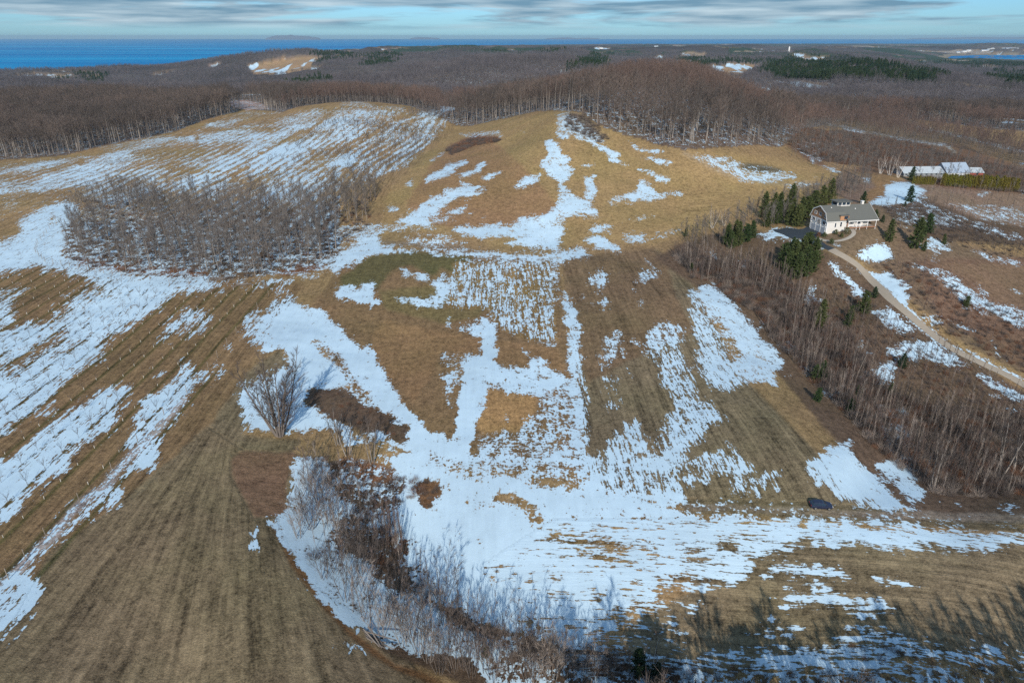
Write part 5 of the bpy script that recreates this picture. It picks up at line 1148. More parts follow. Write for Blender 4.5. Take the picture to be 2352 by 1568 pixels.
far_house(1593, 151, 18, 10, 4, 'greywall', 'snowroof', 'rightmost low grey shed of the far farmyard', 'farm building', .3)
far_house(1507, 111, 30, 18, 11, 'whitewall', 'snowroof', 'white building on the far hill below the horizon', 'house', 0, 4)
far_house(1380, 115, 26, 16, 8, 'whitewall', 'snowroof', 'pale house among the far hills right of centre', 'house', .4, 4)
far_house(1743, 113, 24, 16, 9, 'whitewall', 'snowroof', 'small white house on the distant wooded plain', 'house', 0, 4)
far_house(1777, 117, 24, 16, 7, 'whitewall', 'metalroof', 'tiny pale house left of the white silo tower', 'house', 0, 4)
x_, y_, z_ = hit(1811, 124)
tw_ = empty('silo', (x_, y_, z_), 0, 'slim white silo tower standing above the far evergreen wood', 'silo'); B = Build(); k_ = y_ / 2600
B.tube([Vector((0, 0, -3)), Vector((0, 0, 20 * k_)), Vector((0, 0, 22 * k_)), Vector((0, 0, 24 * k_))], [2.6 * k_, 2.6 * k_, 2.0 * k_, .2], 12, 0)
link('shaft', mesh_from('shaft', B.V, B.F, [M['whitewall']]), tw_)
lab_sh = ['white cottage at the left end of the row across the bay', 'low white house second along the far bay shore', 'pale house with grey roof on the bay shore', 'wide white house on the bay shore left of middle', 'white house in the middle of the shore row',
          'small pale cottage just right of the shore row middle', 'large white lodge on the bay shore', 'grey roofed shore house near the right edge', 'last white house of the shore row at the right edge']
for k, (u, lb) in enumerate(zip((2190, 2212, 2231, 2250, 2268, 2285, 2303, 2322, 2342), lab_sh)):
    x_ = (u - CX) / F * (CP * 7250 + 33); y_ = 7150 + 60 * (k % 3); z_ = max(hz(x_, y_), LAKE + 1.5)
    barn(x_, y_, z_, .3 * (k % 3), 34 + 12 * (k % 4), 22, 11 + 3 * (k % 3), 7, 'whitewall', 'snowroof' if k % 3 else 'metalroof', lb, 'house', 2, False, 'shore_house')

# ------------------------------------------------------------------ the parked vehicle on the track
M['carpaint'] = plain('dark_blue_car_paint', (.012, .018, .045), .22, .6, .05)
M['tyre'] = plain('tyre_rubber', (.02, .02, .02), .9, .2, .1)
M['alloy'] = plain('alloy_rim', (.55, .56, .58), .3, .5, .05, metallic=.8)
M['lampglass'] = plain('headlamp_glass', (.65, .67, .7), .1, .6, .02)
M['redlamp'] = plain('tail_lamp_red', (.35, .02, .02), .2, .5, .02)
x, y, z = hit(1889, 1172)
car_s = .93
car = empty('parked_car', (x, y + .9, z + .05), R(-4), 'dark blue estate car parked on the muddy track beside the field', 'car')
def body_mesh():
    # side profile stations (x, half width low, half width high, z low, z high)
    st_ = [(-2.2, .62, .60, .48, .78), (-2.12, .82, .78, .32, .95), (-1.5, .90, .84, .25, 1.0), (-.5, .91, .86, .24, 1.0), (.55, .91, .86, .24, .99), (1.3, .90, .82, .25, .93), (1.95, .84, .72, .30, .84), (2.18, .62, .55, .42, .70)]
    V = []; Fc = []
    for x_, a, b_, z0, z1 in st_: V += [(x_, -a * .92, z0), (x_, -a, (z0 + z1) / 2), (x_, -b_, z1), (x_, b_, z1), (x_, a, (z0 + z1) / 2), (x_, a * .92, z0)]
    for i in range(len(st_) - 1):
        for k in range(6): Fc.append((i * 6 + k, i * 6 + (k + 1) % 6, i * 6 + 6 + (k + 1) % 6, i * 6 + 6 + k))
    Fc += [tuple(range(6)), tuple(range(len(V) - 6, len(V)))[::-1]]; return V, Fc
V, Fc = body_mesh(); bd = link('body', mesh_from('body', V, Fc, [M['carpaint']], smooth=False), car)
def cab(z0, z1, s, x0, x1, xa, xb): return [(x0, -.82*s, z0), (x1, -.82*s, z0), (x1, .82*s, z0), (x0, .82*s, z0), (xa, -.62*s, z1), (xb, -.62*s, z1), (xb, .62*s, z1), (xa, .62*s, z1)]
BF = [(0,3,2,1),(4,5,6,7),(0,1,5,4),(1,2,6,5),(2,3,7,6),(3,0,4,7)]
link('windows', mesh_from('windows', cab(.96, 1.42, 1.0, -1.95, 1.05, -1.6, .25), BF, [M['glass']]), car)
link('roof', mesh_from('roof', [(-1.68,-.66,1.41),(.32,-.66,1.41),(.32,.66,1.41),(-1.68,.66,1.41),(-1.55,-.58,1.5),(.12,-.58,1.5),(.12,.58,1.5),(-1.55,.58,1.5)], BF, [M['carpaint']]), car)
for sx in (-1.35, -.35): 
    for sy in (-1, 1): link('pillar', mesh_from('pillar', [(sx-.05, sy*.835, .96),(sx+.05, sy*.835, .96),(sx+.05, sy*.8, .96),(sx-.05, sy*.8, .96),(sx-.03+.1, sy*.64, 1.42),(sx+.05+.1, sy*.64, 1.42),(sx+.05+.1, sy*.6, 1.42),(sx-.03+.1, sy*.6, 1.42)], BF, [M['carpaint']]), car)
for wx in (-1.32, 1.35):
    for wy_ in (-.86, .86):
        B = Build(); B.tube([Vector((wx, wy_ - .11, .33)), Vector((wx, wy_ + .11, .33))], [.33, .33], 16, 0)
        n = len(B.V); B.F += [tuple(range(n - 16, n)), tuple(range(n - 32, n - 16))[::-1]]; B.M += [0, 0]
        wh = link('wheel', mesh_from('wheel', B.V, B.F, [M['tyre']]), car)
        s_ = 1 if wy_ > 0 else -1; B = Build(); B.tube([Vector((wx, wy_, .33)), Vector((wx, wy_ + s_ * .125, .33))], [.2, .2], 12, 0); n = len(B.V); B.F += [tuple(range(n - 12, n))]; B.M += [0]
        link('rim', mesh_from('rim', B.V, B.F, [M['alloy']]), wh)
for sy in (-.55, .55):
    link('headlight', box_mesh('headlight', (2.02, sy - .16, .62), (2.14, sy + .16, .76), M['lampglass']), car)
    link('tail_light', box_mesh('tail_light', (-2.2, sy - .12, .72), (-2.1, sy + .12, .9), M['redlamp']), car)
    link('mirror', box_mesh('mirror', (.72, math.copysign(.9, sy) - .08, .98), (.86, math.copysign(.9, sy) + .08, 1.1), M['carpaint']), car)
car.scale = (car_s,) * 3
# ------------------------------------------------------------------ planting
def put_tree(pr, name, u, v, sc, label, cat='tree', group=None, dz=-.15):
    x, y, z = hit(u, v); return pr.place(name, x, y, z + dz, random.uniform(0, 6.28), sc, label, cat, group, (random.uniform(-.05, .05), random.uniform(-.05, .05)))
put_tree(LONE, 'bare_tree', 643, 1001, 1.1, 'large lone many stemmed bare tree with a wide fan of dark twigs on the snow')
put_tree(LEAN[0], 'bare_tree', 799, 1046, .95, 'forked pale trunked bare tree in the middle of the brush hollow')
put_tree(LEAN[1], 'bare_tree', 855, 1064, .85, 'bare tree with twin pale trunks right of the brush hollow')
put_tree(LEAN[1], 'bare_tree', 776, 1022, .7, 'slender pale bare tree left of the forked tree in the hollow')
put_tree(LEAN[0], 'bare_tree', 2141, 1119, 1.05, 'big grey bare tree leaning right above the muddy track')
put_tree(LEAN[1], 'bare_tree', 2296, 1094, 1.1, 'pale trunked bare tree by the right edge above the track')
put_tree(LEAN[0], 'bare_tree', 2335, 1088, 1.1, 'bare tree cut by the right edge of the thicket')
put_tree(LEAN[1], 'bare_tree', 1958, 878, .95, 'wide spreading grey bare tree in the middle of the east thicket')
put_tree(BIR[0], 'birch_tree', 2043, 403, 1.25, 'largest white birch clump standing left of the long shed')
put_tree(BIR[1], 'birch_tree', 2022, 399, 1.1, 'leftmost white birch clump near the long shed')
put_tree(BIR[1], 'birch_tree', 2062, 408, 1.1, 'white birch leaning right over the end of the long shed')
put_tree(BIR[0], 'birch_tree', 1635, 524, .95, 'white birch on the field corner left of the pines')
put_tree(BIR[1], 'birch_tree', 1662, 518, .8, 'smaller white birch right of the field corner birch')
put_tree(BIR[1], 'birch_tree', 1494, 1548, .7, 'thin white birch at the bottom edge beside the blue shaded snow')
# ravine in the foreground
def many(proto_list, name, pts, smin, smax, label, cat, group):
    if not len(pts): return
    p = first_hit(pts); z = height(p[:, 0], p[:, 1])
    W_ = where_in(*project(p[:, 0], p[:, 1], z))
    for i in range(len(p)): proto_list[rng.integers(0, len(proto_list))].place(name, p[i, 0], p[i, 1], z[i] - .15, rng.uniform(0, 6.28), rng.uniform(smin, smax), label + W_[i], cat, group, (rng.uniform(-.07, .07), rng.uniform(-.07, .07)))
def world_many(protos, name, x, y, smin, smax, label, cat, group):
    z = height(x, y); U, V = project(x, y, z); W_ = where_in(U, V) if len(x) > 20 else [''] * len(x)
    for i in range(len(x)): protos[rng.integers(0, len(protos))].place(name, x[i], y[i], z[i] - .15, rng.uniform(0, 6.28), rng.uniform(smin, smax), label + W_[i], cat, group, (rng.uniform(-.05, .05), rng.uniform(-.05, .05)))
many(CLU, 'alder_clump', q(0,2,'2080,470 2140,505 2060,565 2250,490 2235,850 2320,810 2200,330 2330,600 2120,300 2290,350') + q(1,2,'185,1140 275,1255 425,1300 475,1275 540,1370 675,1500 775,1485 845,1465 950,1395 1005,1445 1290,1560 1340,1555 90,900 20,700 30,1000 170,1000 300,1180 400,1150 560,1250 620,1300 730,1350 800,1300 1100,1480 1180,1500 600,1420 900,1520 1050,1540 1400,1480 1450,1560 1550,1520 1650,1560 1750,1500 1850,1560 1250,1440'), .85, 1.3,
     'pale stemmed bare alder clump in the foreground ravine', 'tree', 'alder clumps in the foreground ravine')
RAV = first_hit(q(1,2,'-230,0 60,60 260,330 420,480 470,760 620,850 800,1060 1100,1190 1400,1260 1700,1370 2352,1440 2352,1620 1000,1620 900,1440 500,1340 150,1180 -150,800 -300,300'))
x, y = poly_pts(RAV, 2.9); 
sel = rng.random(len(x)) < .8; x, y = x[sel], y[sel]
print('ravine', len(x)); world_many(ASP + [CLU[1]], 'bare_sapling', x[:290], y[:290], .75, 1.3, 'thin bare sapling in the foreground ravine thicket', 'sapling', 'saplings in the foreground ravine')
BAND = first_hit(q(1,2,'60,330 250,330 440,560 470,780 800,1050 1100,1190 1400,1270 2352,1440 2352,1600 1500,1500 1000,1330 600,1050 300,900 150,700'))
x, y = poly_pts(BAND, 1.6); z = height(x, y)
world_many(BU, 'bare_bush', x[:30:3], y[:30:3], .7, 1.2, 'low tangled bare bush in the ravine brush', 'bush', 'bushes in the foreground ravine')
def brush(name, wp, sp, protos, smin, smax, label):
    x, y = poly_pts(wp, sp); m = visible_t(x, y, .95); x, y = x[m], y[m]; z = height(x, y)
    return stuff(name, np.stack([x, y, z - .1], -1), rng.integers(0, len(protos), len(x)), rng.uniform(smin, smax, len(x)), protos, label)
put_tree(BUF[0], 'bare_bush', 722, 1280, 1.2, 'round dark bare bush on the snow at the ravine edge', 'bush')
put_tree(BUF[1], 'bare_bush', 960, 1130, 1.6, 'russet bare bush at the top of the ravine', 'bush')
put_tree(BUF[2], 'bare_bush', 905, 1120, 1.3, 'dark bare bush left of the russet bush at the ravine top', 'bush')
brush('ravine_brush', BAND, 1.55, BU + BUF, .45, .95, 'tangled brown brush lining the foreground ravine')
brush('hollow_brush', first_hit(q(1,1,'0,1130 180,1230 350,1290 460,1380 440,1470 250,1440 60,1350') + q(0,1,'2250,1300 2150,1240 2100,1180 2150,1110 2300,1110')), 2.2, BUF, .3, .6, 'low dark brush filling the bare hollow beside the lone tree')
brush('ravine_head_brush', first_hit(q(1,2,'-250,20 0,30 200,60 420,140 690,200 690,290 600,370 520,300 300,350 100,300 -200,160')), 1.9, BU, .5, .95, 'brown brush at the head of the ravine')
put_tree(ASP[3], 'bare_sapling', 812, 1175, 1.3, 'tall reddish sapling at the left of the russet thicket')
x, y = poly_pts(first_hit(q(1,2,'220,450 400,470 450,700 420,760 250,700')), 1.1); world_many([ASP[3]], 'red_sapling', x[:50], y[:50], .8, 1.2, 'reddish thin sapling left of the open snow', 'sapling', 'reddish saplings left of the open snow')
# bottom right corner
put_tree(SPR[0], 'spruce_tree', 1468, 1545, .75, 'dark young spruce at the bottom edge beside the blue shaded snow')
put_tree(SPR[0], 'spruce_tree', 1505, 1560, .6, 'smaller olive spruce right of the dark one on the bottom edge')
put_tree(SPR[0], 'spruce_tree', 1115, 1505, .35, 'small dark evergreen poking out of the ravine thicket')
brush('corner_brush', first_hit(q(2,2,'0,1480 300,1450 700,1500 1300,1520 1300,1640 0,1640')), 1.5, BU, .5, .9, 'pale dry brush along the bottom edge')
brush('shade_brush', first_hit(q(2,2,'1050,1310 1200,1320 1560,1340 1850,1450 2100,1400 2352,1450 2352,1600 1400,1600 1300,1430')), 2.1, BU + BUF, .4, .8, 'dark brush on the shaded snow in the lower right corner')
# woods right under the drone; their shadows reach over the snow
x, y = jitter_pts(11, 86, 38, 66, 3.7); z = height(x, y); k_ = rng.integers(0, 2, len(x)); lim = CAM_H - y * math.tan(PITCH + math.atan(784 / F)); hh = np.minimum(lim - 1.0 - z, 24); ok = hh > 3; x, y, z, hh = x[ok], y[ok], z[ok], hh[ok]; s_ = hh / 19.5 * rng.uniform(.8, 1.0, len(x))
x_under, y_under, z_under, s_under = x, y, z, s_
# ---- copse on the left
COP = first_hit([(150,520),(172,560),(158,590),(215,625),(260,615),(300,632),(350,624),(400,640),(440,632),(480,650),(600,642),(640,625),(700,620),(790,575),(810,540),(850,530),(850,480),(870,450),(760,455),(740,480),(690,470),(640,485),(600,462),(520,480),(460,455),(400,470),(330,450),(280,465),(190,460)])
x, y = poly_pts(COP, 4.4); m = (fbm(x / 14, y / 16, 91, 3) > .40); x, y = x[m], y[m]; print('copse', len(x)); o_ = np.argsort(y); x, y = x[o_], y[o_]
world_many(CO + COT + [ASP[0]], 'copse_tree', x[:295], y[:295], .85, 1.5, 'bare tree in the dense copse left of the fields', 'tree', 'trees of the left copse')
x2, y2 = poly_pts(COP, 4.6); z2 = height(x2, y2); stuff('copse_understory', np.stack([x2, y2, z2], -1), rng.choice([0, 0, 2, 1, 0, 2], len(x2)), rng.uniform(.5, 1.3, len(x2)), BUF, 'reddish and grey undergrowth beneath the copse')
if len(x) > 295: stuff('copse_back', np.stack([x, y, height(x, y)], -1)[295:], rng.integers(0, 6, len(x) - 295), rng.uniform(.8, 1.45, len(x) - 295), CO + COT, 'bare trees massed at the back of the copse')
COP2 = first_hit([(200,440),(420,430),(560,455),(700,450),(850,430),(880,400),(860,470),(700,490),(560,490),(300,480),(180,480)])
x, y = poly_pts(COP2, 9); world_many(COT, 'slope_tree', x, y, .6, .95, 'smaller scattered bare tree behind the copse on the snowy slope', 'tree', 'scattered trees behind the copse')
# log pile at the edge of the copse
def logs(name, u, v, n, L_, label, rz_=0):
    x, y, z = hit(u, v); r_ = empty(name, (x, y, z), rz_, label, 'log pile')
    for i in range(n):
        B = Build(); a = Vector((random.uniform(-1.2, 1.2), random.uniform(-.8, .8), .1 + .15 * (i % 4))); d = Vector((math.cos(random.uniform(-.5, .5)), math.sin(random.uniform(-.5, .5)), random.uniform(-.05, .12)))
        B.tube([a - d * L_ / 2, a, a + d * L_ / 2], [.11, .10, .06], 6, 0); link('log', mesh_from('log', B.V, B.F, [M['barkpale' if i % 3 == 0 else 'bark']]), r_)
logs('log_pile', 500, 642, 14, 5.5, 'heap of cut poles lying before the copse'); logs('log_pile', 862, 1470, 10, 5, 'fallen grey logs on the snow in the ravine', R(-35)); logs('log_pile', 560, 655, 7, 4, 'scattered cut poles right of the larger heap')
# ---- young orchard: rows 6 m apart running north
guards = []
M['guard'] = plain('white_tree_guard', (.62, .61, .56), .6, .3, .1)
SAPP = []
for i, B in enumerate(SAPB):
    a = B.split(0); c = B.split(1); G_ = Build(); G_.tube([Vector((0, 0, -.05)), Vector((0, 0, .8))], [.06, .06], 6, 0)
    pr = Proto.__new__(Proto); pr.n = 0; pr.src = []
    pr.parts = [('tree_guard', mesh_from('tree_guard', G_.V, G_.F, [M['guard']])), ('stem', mesh_from('stem', a[0], a[1], [M['bark']])), ('branches', mesh_from('branches', c[0], c[1], [M['twig_dark']]))]
    pr2 = Proto.__new__(Proto); pr2.n = 0; pr2.src = []; pr2.parts = pr.parts[1:]
    SAPP.append((pr, pr2))
LANE = first_hit(q(0,1,'1900,430 1840,520 1700,640 1560,810 1420,970 1330,1100 1180,1280 1000,1500') + q(0,2,'840,100 640,290 480,440 250,680 60,900'))
ORCH = first_hit([(-60,640),(90,608),(200,630),(300,650),(400,690),(480,665),(560,655),(640,650),(610,690),(560,760),(500,850),(440,940),(390,1000),(330,1060),(250,1150),(200,1210),(120,1300),(30,1400),(-60,1480)])
xs = []; ys = []
for kx in range(40):
    for ky in range(40):
        x = -83 - 5.95 * kx + rng.uniform(-.15, .15); y = 82 + 5.7 * ky + (kx % 2) * 1.5 + rng.uniform(-.3, .3); xs.append(x + .004 * (y - 120)); ys.append(y)
xs = np.array(xs); ys = np.array(ys); lane_x = np.interp(ys, LANE[::-1, 1], LANE[::-1, 0])
ok = inside(ORCH, xs, ys) & (xs < lane_x - 3.5); xs, ys = xs[ok], ys[ok]; zs = height(xs, ys); U_, V_ = project(xs, ys, zs); ok = (U_ > -15) & (V_ < 1590); xs, ys, zs, U_, V_ = [a[ok] for a in (xs, ys, zs, U_, V_)]
snv = sample(SN, U_, V_); o_ = np.argsort(ys); print('orchard', len(xs))
cnt = {0: 0, 1: 0}
for i in o_:
    if rng.random() < .04: continue
    s = 1 if snv[i] > .6 else 0
    if cnt[s] >= 298: continue
    cnt[s] += 1
    SAPP[rng.integers(0, 3)][s].place('orchard_sapling', xs[i], ys[i], zs[i], rng.uniform(0, 6.28), rng.uniform(.75, 1.0) * (1.5 if s else .95), ('small bare orchard tree standing in the snow of the left orchard' if s else 'orchard sapling in a white guard on the grassy rows of the left orchard'), 'sapling', ('bare orchard trees on the snow' if s else 'guarded orchard saplings on the grass'), (rng.uniform(-.08, .08), rng.uniform(-.08, .08)))
# older orchard on the far snowy slope
HILLO = first_hit([(470,480),(540,420),(620,360),(720,300),(800,262),(900,256),(1000,258),(1035,285),(1000,320),(940,370),(880,430),(860,450),(800,440),(700,450),(560,450)])
xs = []; ys = []
for kx in range(60):
    for ky in range(80):
        xs.append(-20 - 6.5 * kx + rng.uniform(-.8, .8)); ys.append(330 + 6 * ky + rng.uniform(-.8, .8))
xs, ys = np.array(xs), np.array(ys); xs = xs + .05 * (ys - 330); ok = inside(HILLO, xs, ys) & (fbm(xs / 45, ys / 60, 88, 2) + rng.uniform(-.15, .15, len(xs)) > .5); xs, ys = xs[ok], ys[ok]; print('hill orchard', len(xs))
o_ = np.argsort(ys)[:280]; world_many(ORC, 'old_orchard_tree', xs[o_], ys[o_], .85, 1.35, 'dark bare orchard tree in rows on the far snowy slope', 'tree', 'old orchard trees on the far slope')
x, y = poly_pts(first_hit([(935,268),(1015,268),(1010,256),(945,252)]), 4.0); world_many(COT, 'slope_tree', x[:40], y[:40], .55, .8, 'bare tree in the small clump at the slope head', 'tree', 'small clump on the far slope')
brush('hillside_brush', first_hit(q(1,0,'720,1030 900,960 1080,955 1110,975 900,1010 760,1070')), 2.4, BUF, .9, 1.7, 'brown shrubs in a band on the grassy hill')
brush('hilltop_brush', first_hit(q(1,0,'1560,790 1700,800 1840,960 1780,990 1600,900 1530,880')), 2.8, [BUF[0], BUF[2]], .8, 1.5, 'grey brush on the snow below the hilltop wood')
x, y = poly_pts(first_hit(q(1,0,'1540,800 1700,820 1830,960 1780,980 1560,900')), 6); world_many(ASP, 'bare_sapling', x, y, .8, 1.2, 'thin sapling in the grey brush below the hilltop wood', 'sapling', 'saplings below the hilltop wood')
# ---- east slope
HP = np.array([c0[:2]]) ; hx, hy = c0[0], c0[1]
ca, sa = math.cos(rz), math.sin(rz)
YARD = [(hx + ca * a - sa * b_, hy + sa * a + ca * b_) for a, b_ in ((-9, -9), (22, -9), (23, 13), (-3, 13))]
DRIVE = first_hit(z6('100,760 700,690 1010,800 1560,740 1560,900 1280,1000 1320,1120') + q(2,1,'1250,240 1400,400 1720,680 2352,1040 2600,1180 2600,1250 2352,1110 1700,770 1380,500 1200,300 1000,130 600,60'))
T1 = first_hit([(1545,590),(1600,585),(1660,600),(1750,600),(1820,660),(1880,700),(1940,740),(1990,830),(2020,890),(2100,930),(2352,960),(2500,980),(2500,1150),(2352,1140),(2160,1140),(2090,1090),(2000,1020),(1900,910),(1820,830),(1780,790),(1740,720),(1680,690),(1640,650),(1590,640)])
T3 = first_hit([(1560,545),(1650,515),(1740,480),(1850,440),(1960,425),(1990,440),(1900,462),(1850,480),(1800,515),(1700,545),(1640,575),(1580,580)])
x, y = poly_pts(T1, 1.5); m = clear_of(x, y, [DRIVE, YARD]) & visible_t(x, y, .95) & (fbm(x / 9, y / 12, 13, 2) > .40); x, y = x[m], y[m]; print('T1', len(x)); o_ = np.argsort(y); x, y = x[o_], y[o_]
world_many(ASP, 'thicket_sapling', x[:298], y[:298], .7, 1.3, 'thin bare sapling in the brown thicket on the east slope', 'sapling', 'saplings of the east thicket')
if len(x) > 298: stuff('thicket_back', np.stack([x, y, height(x, y)], -1)[298:], rng.integers(0, 4, len(x) - 298), rng.uniform(.7, 1.3, len(x) - 298), ASP, 'thin bare saplings massed in the upper east thicket')
brush('thicket_brush', T1, 1.55, BU, .7, 1.6, 'brown brush under the east thicket')
x, y = poly_pts(T3, 3.0); m = clear_of(x, y, [DRIVE, YARD]); x, y = x[m], y[m]; print('T3', len(x))
world_many(ASP + COT, 'hedgerow_tree', x[:290], y[:290], .65, 1.0, 'bare young tree in the belt behind the house', 'tree', 'young trees behind the house')
T4 = first_hit(q(2,0,'1000,1330 1100,1240 1200,1180 1290,1200 1300,1300 1230,1380 1150,1400 1050,1400')); x, y = poly_pts(T4, 4.2); world_many([ASP[2], COT[0], ASP[1]], 'hedgerow_tree', x[:120], y[:120], .8, 1.0, 'pale bare young tree on the bank behind the house', 'tree', 'pale young trees on the bank')
T5 = first_hit(q(2,0,'1700,1310 2300,1330 2351,1340 2600,1400 2600,1568 2352,1560 2000,1500 1750,1420 1640,1350') ); x, y = poly_pts(T5, 4.6); m = visible_t(x, y, .95); x, y = x[m], y[m]; print('T5', len(x))
world_many([ASP[2], ASP[0]], 'slope_sapling', x[:290], y[:290], .6, .95, 'pale thin sapling on the bank below the hedge', 'sapling', 'saplings below the hedge')
T6 = first_hit(q(2,0,'1330,1430 1740,1430 2000,1540 2352,1680 2600,1760 2600,1850') + q(2,1,'2600,250 2351,220 2100,190 1880,120 1700,60 1500,20')); brush('bank_brush', T6, 2.4, [BUF[0], BUF[2], ASP[0], ASP[1]], .6, 1.1, 'grey brush on the shaded bank right of the house')
RS = first_hit(q(2,1,'1350,230 1500,220 1700,300 2000,480 2351,620 2600,750 2600,1150 2351,1010 2100,900 1800,740 1600,570 1500,400'))
x, y = poly_pts(RS, 6); m = visible_t(x, y, .95); x, y = x[m], y[m]; world_many([ASP[3], BU[1], ASP[0]], 'slope_sapling', x[:250], y[:250], .5, .95, 'sparse russet sapling on the open slope right of the driveway', 'sapling', 'saplings on the open slope')
brush('slope_brush', RS, 2.2, BUF + [ASP[3]], .4, 1.05, 'low russet scrub on the open slope right of the driveway')
LS = first_hit(q(2,1,'1000,350 1250,460 1400,620 1650,800 1900,900 2352,1180 2352,1300 1900,1200 1500,1050 1200,900 900,650 850,480'))
brush('lower_slope_brush', LS, 2.0, BUF + [ASP[0], ASP[1], BU[1]], .4, .95, 'low scrub left of the driveway')
stuffA = mixed_wood(WOOD_A, 5.2, [COT[0], COT[1], HWR[0], HWR[1]], .6, .95, 'valley_wood', 'bare reddish wood in the valley behind the hilltop')
x, y = poly_pts(WOOD_B, 5.0); m = ~woods(x, y) & visible_t(x, y, .95); x, y = x[m], y[m]; print('B', len(x)); o_ = np.argsort(y); x, y = x[o_], y[o_]
world_many(COT + ASP, 'valley_tree', x[:290], y[:290], .6, .95, 'bare young tree on the russet slope behind the sheds', 'tree', 'young trees behind the sheds')
if len(x) > 290: stuff('valley_back', np.stack([x, y, height(x, y)], -1)[290:], rng.integers(0, 6, len(x) - 290), rng.uniform(.6, .95, len(x) - 290), COT + ASP, 'bare young trees massed beyond the sheds')
x, y = poly_pts(LS, 2.4); m = clear_of(x, y, [DRIVE, YARD, T1]) & visible_t(x, y, .95) & (fbm(x / 12, y / 14, 17, 2) > .42); x, y = x[m], y[m]; stuff('slope_thicket', np.stack([x, y, height(x, y) - .1], -1), rng.integers(0, 4, len(x)), rng.uniform(.45, 1.0, len(x)), ASP, 'thin bare saplings between the thicket and the driveway')
mixed_wood(WOOD_B, 3.4, BUF, .9, 2.1, 'valley_brush', 'russet brush on the slope behind the sheds')
FS = first_hit([(1800,350),(1870,385),(1935,395),(1990,400),(2010,380),(1900,350),(1840,330)]); x, y = poly_pts(FS, 6); world_many(COT, 'valley_tree', x[:120], y[:120], .55, .85, 'grey bare tree beyond the eastern corner of the grassy hill', 'tree', 'trees beyond the hill corner')
pine_spots = q(2,1,'330,140 300,115 380,125 440,95 480,70 360,90 720,330 780,350 840,335 890,300 905,245 760,290 680,290 820,255 740,240 850,200') + q(2,0,'560,1500 620,1490 700,1500 760,1490 810,1520 850,1500 660,1450 740,1440 900,1450 960,1430 1010,1400 790,1560 730,1550 650,1540 580,1560')
for i, (u, v) in enumerate(pine_spots):
    PIN[i % 3].place('pine_tree', *(lambda h: (h[0], h[1], h[2] - .2))(hit(u, v)), random.uniform(0, 6), random.uniform(.62, .85) * (1.0 if i < 6 else 1.15 if i < 16 else 1.1), ('dark green pine in the group at the field corner above the east thicket' if i < 6 else 'dark green pine in the dense stand below the parking area' if i < 16 else 'tall pine in the row left of the house'), 'tree', ('pines at the field corner' if i < 6 else 'pines below the parking area' if i < 16 else 'pines left of the house'))
singles = [((60,295), .33, 'small round evergreen alone on the field edge'), ((1320,480), .5, 'bluish spruce beside the bend of the driveway'), ((1245,590), .6, 'olive evergreen left of the driveway bend'), ((1150,640), .55, 'evergreen beside the rust coloured bush'), ((1130,690), .5, 'lower evergreen of the pair under the rust coloured bush'), ((940,690), .65, 'evergreen at the left of the driveway bend group'),
           ((1510,960), .6, 'dark spruce on the snow in the middle of the east slope'), ((960,1050), .5, 'dark evergreen inside the east thicket'), ((905,1060), .5, 'smaller evergreen left of the dark one in the thicket'), ((925,1195), .42, 'evergreen at the lower edge of the thicket'), ((1150,1270), .42, 'evergreen by the blue shaded snow of the thicket'), ((1210,1170), .4, 'small evergreen above the blue shaded snow'), ((1430,1150), .4, 'small evergreen right of the blue shaded snow'),
           ((1950,545), .45, 'bluish evergreen on the snow streak of the open slope'), ((1420,95), .62, 'broad dark evergreen on the lawn edge right of the house'), ((1595,140), .85, 'tallest evergreen right of the lawn'), ((1650,85), .5, 'evergreen behind the tallest one right of the lawn'), ((1690,35), .6, 'evergreen uphill of the lawn'), ((1800,115), .4, 'low evergreen right of the lawn group'), ((1660,160), .4, 'small evergreen at the foot of the tallest lawn evergreen'),
           ((20,60), .4, 'young evergreen at the top of the field corner')]
for (a, b_), s, lb in singles: put_tree(SPR[0] if 'spruce' in lb else PIN[int(s * 100) % 3], 'evergreen_tree', 1568 + a / 3, 522.7 + b_ / 3, s * (1.2 if s > .55 or 'spruce' in lb else .9), lb)
for (a, b_), s, lb in [((1560,1388), 1.15, 'round dark evergreen on the snowy bank above the house'), ((1572,1245), 1.1, 'dark spruce at the left end of the clipped hedge'), ((1265,1490), .7, 'dark yew against the right end of the house'), ((1330,1510), .65, 'second dark yew right of the house'), ((1375,1530), .45, 'low evergreen furthest right of the house'), ((1530,1420), .35, 'little evergreen below the round one on the bank'), ((1240,1400), .8, 'evergreen behind the chimney end of the house')]:
    put_tree(SPR[0], 'evergreen_tree', 1568 + a / 3, b_ / 3, s, lb)
for s_, (u, v), lb in [(.8, z6('1390,830')[0], 'round green shrub by the entrance steps'), (.55, z6('1000,880')[0], 'low shrub at the corner of the garage'), (.6, z6('1120,1000')[0], 'spiky shrub where the path meets the driveway'), (.5, z6('900,870')[0], 'rusty shrub at the garage corner'), (.55, z6('1200,830')[0], 'green shrub in the middle of the planted bed'), (.45, z6('1300,880')[0], 'small shrub on the outer side of the planted bed')]:
    x, y, z = hit(u, v); r_ = empty('garden_shrub', (x, y, z), 0, lb, 'shrub'); B = column(int(s_ * 100) + len(lb), 1.6 * s_ * 2, 1.3 * s_ * 1.3, 420, .3); a = B.split(0); c = B.split(1)
    link('stem', mesh_from('stem', a[0], a[1], [M['bark']]), r_); link('foliage', mesh_from('foliage', c[0], c[1], [M['pine' if 'rusty' not in lb else 'bracken']]), r_)
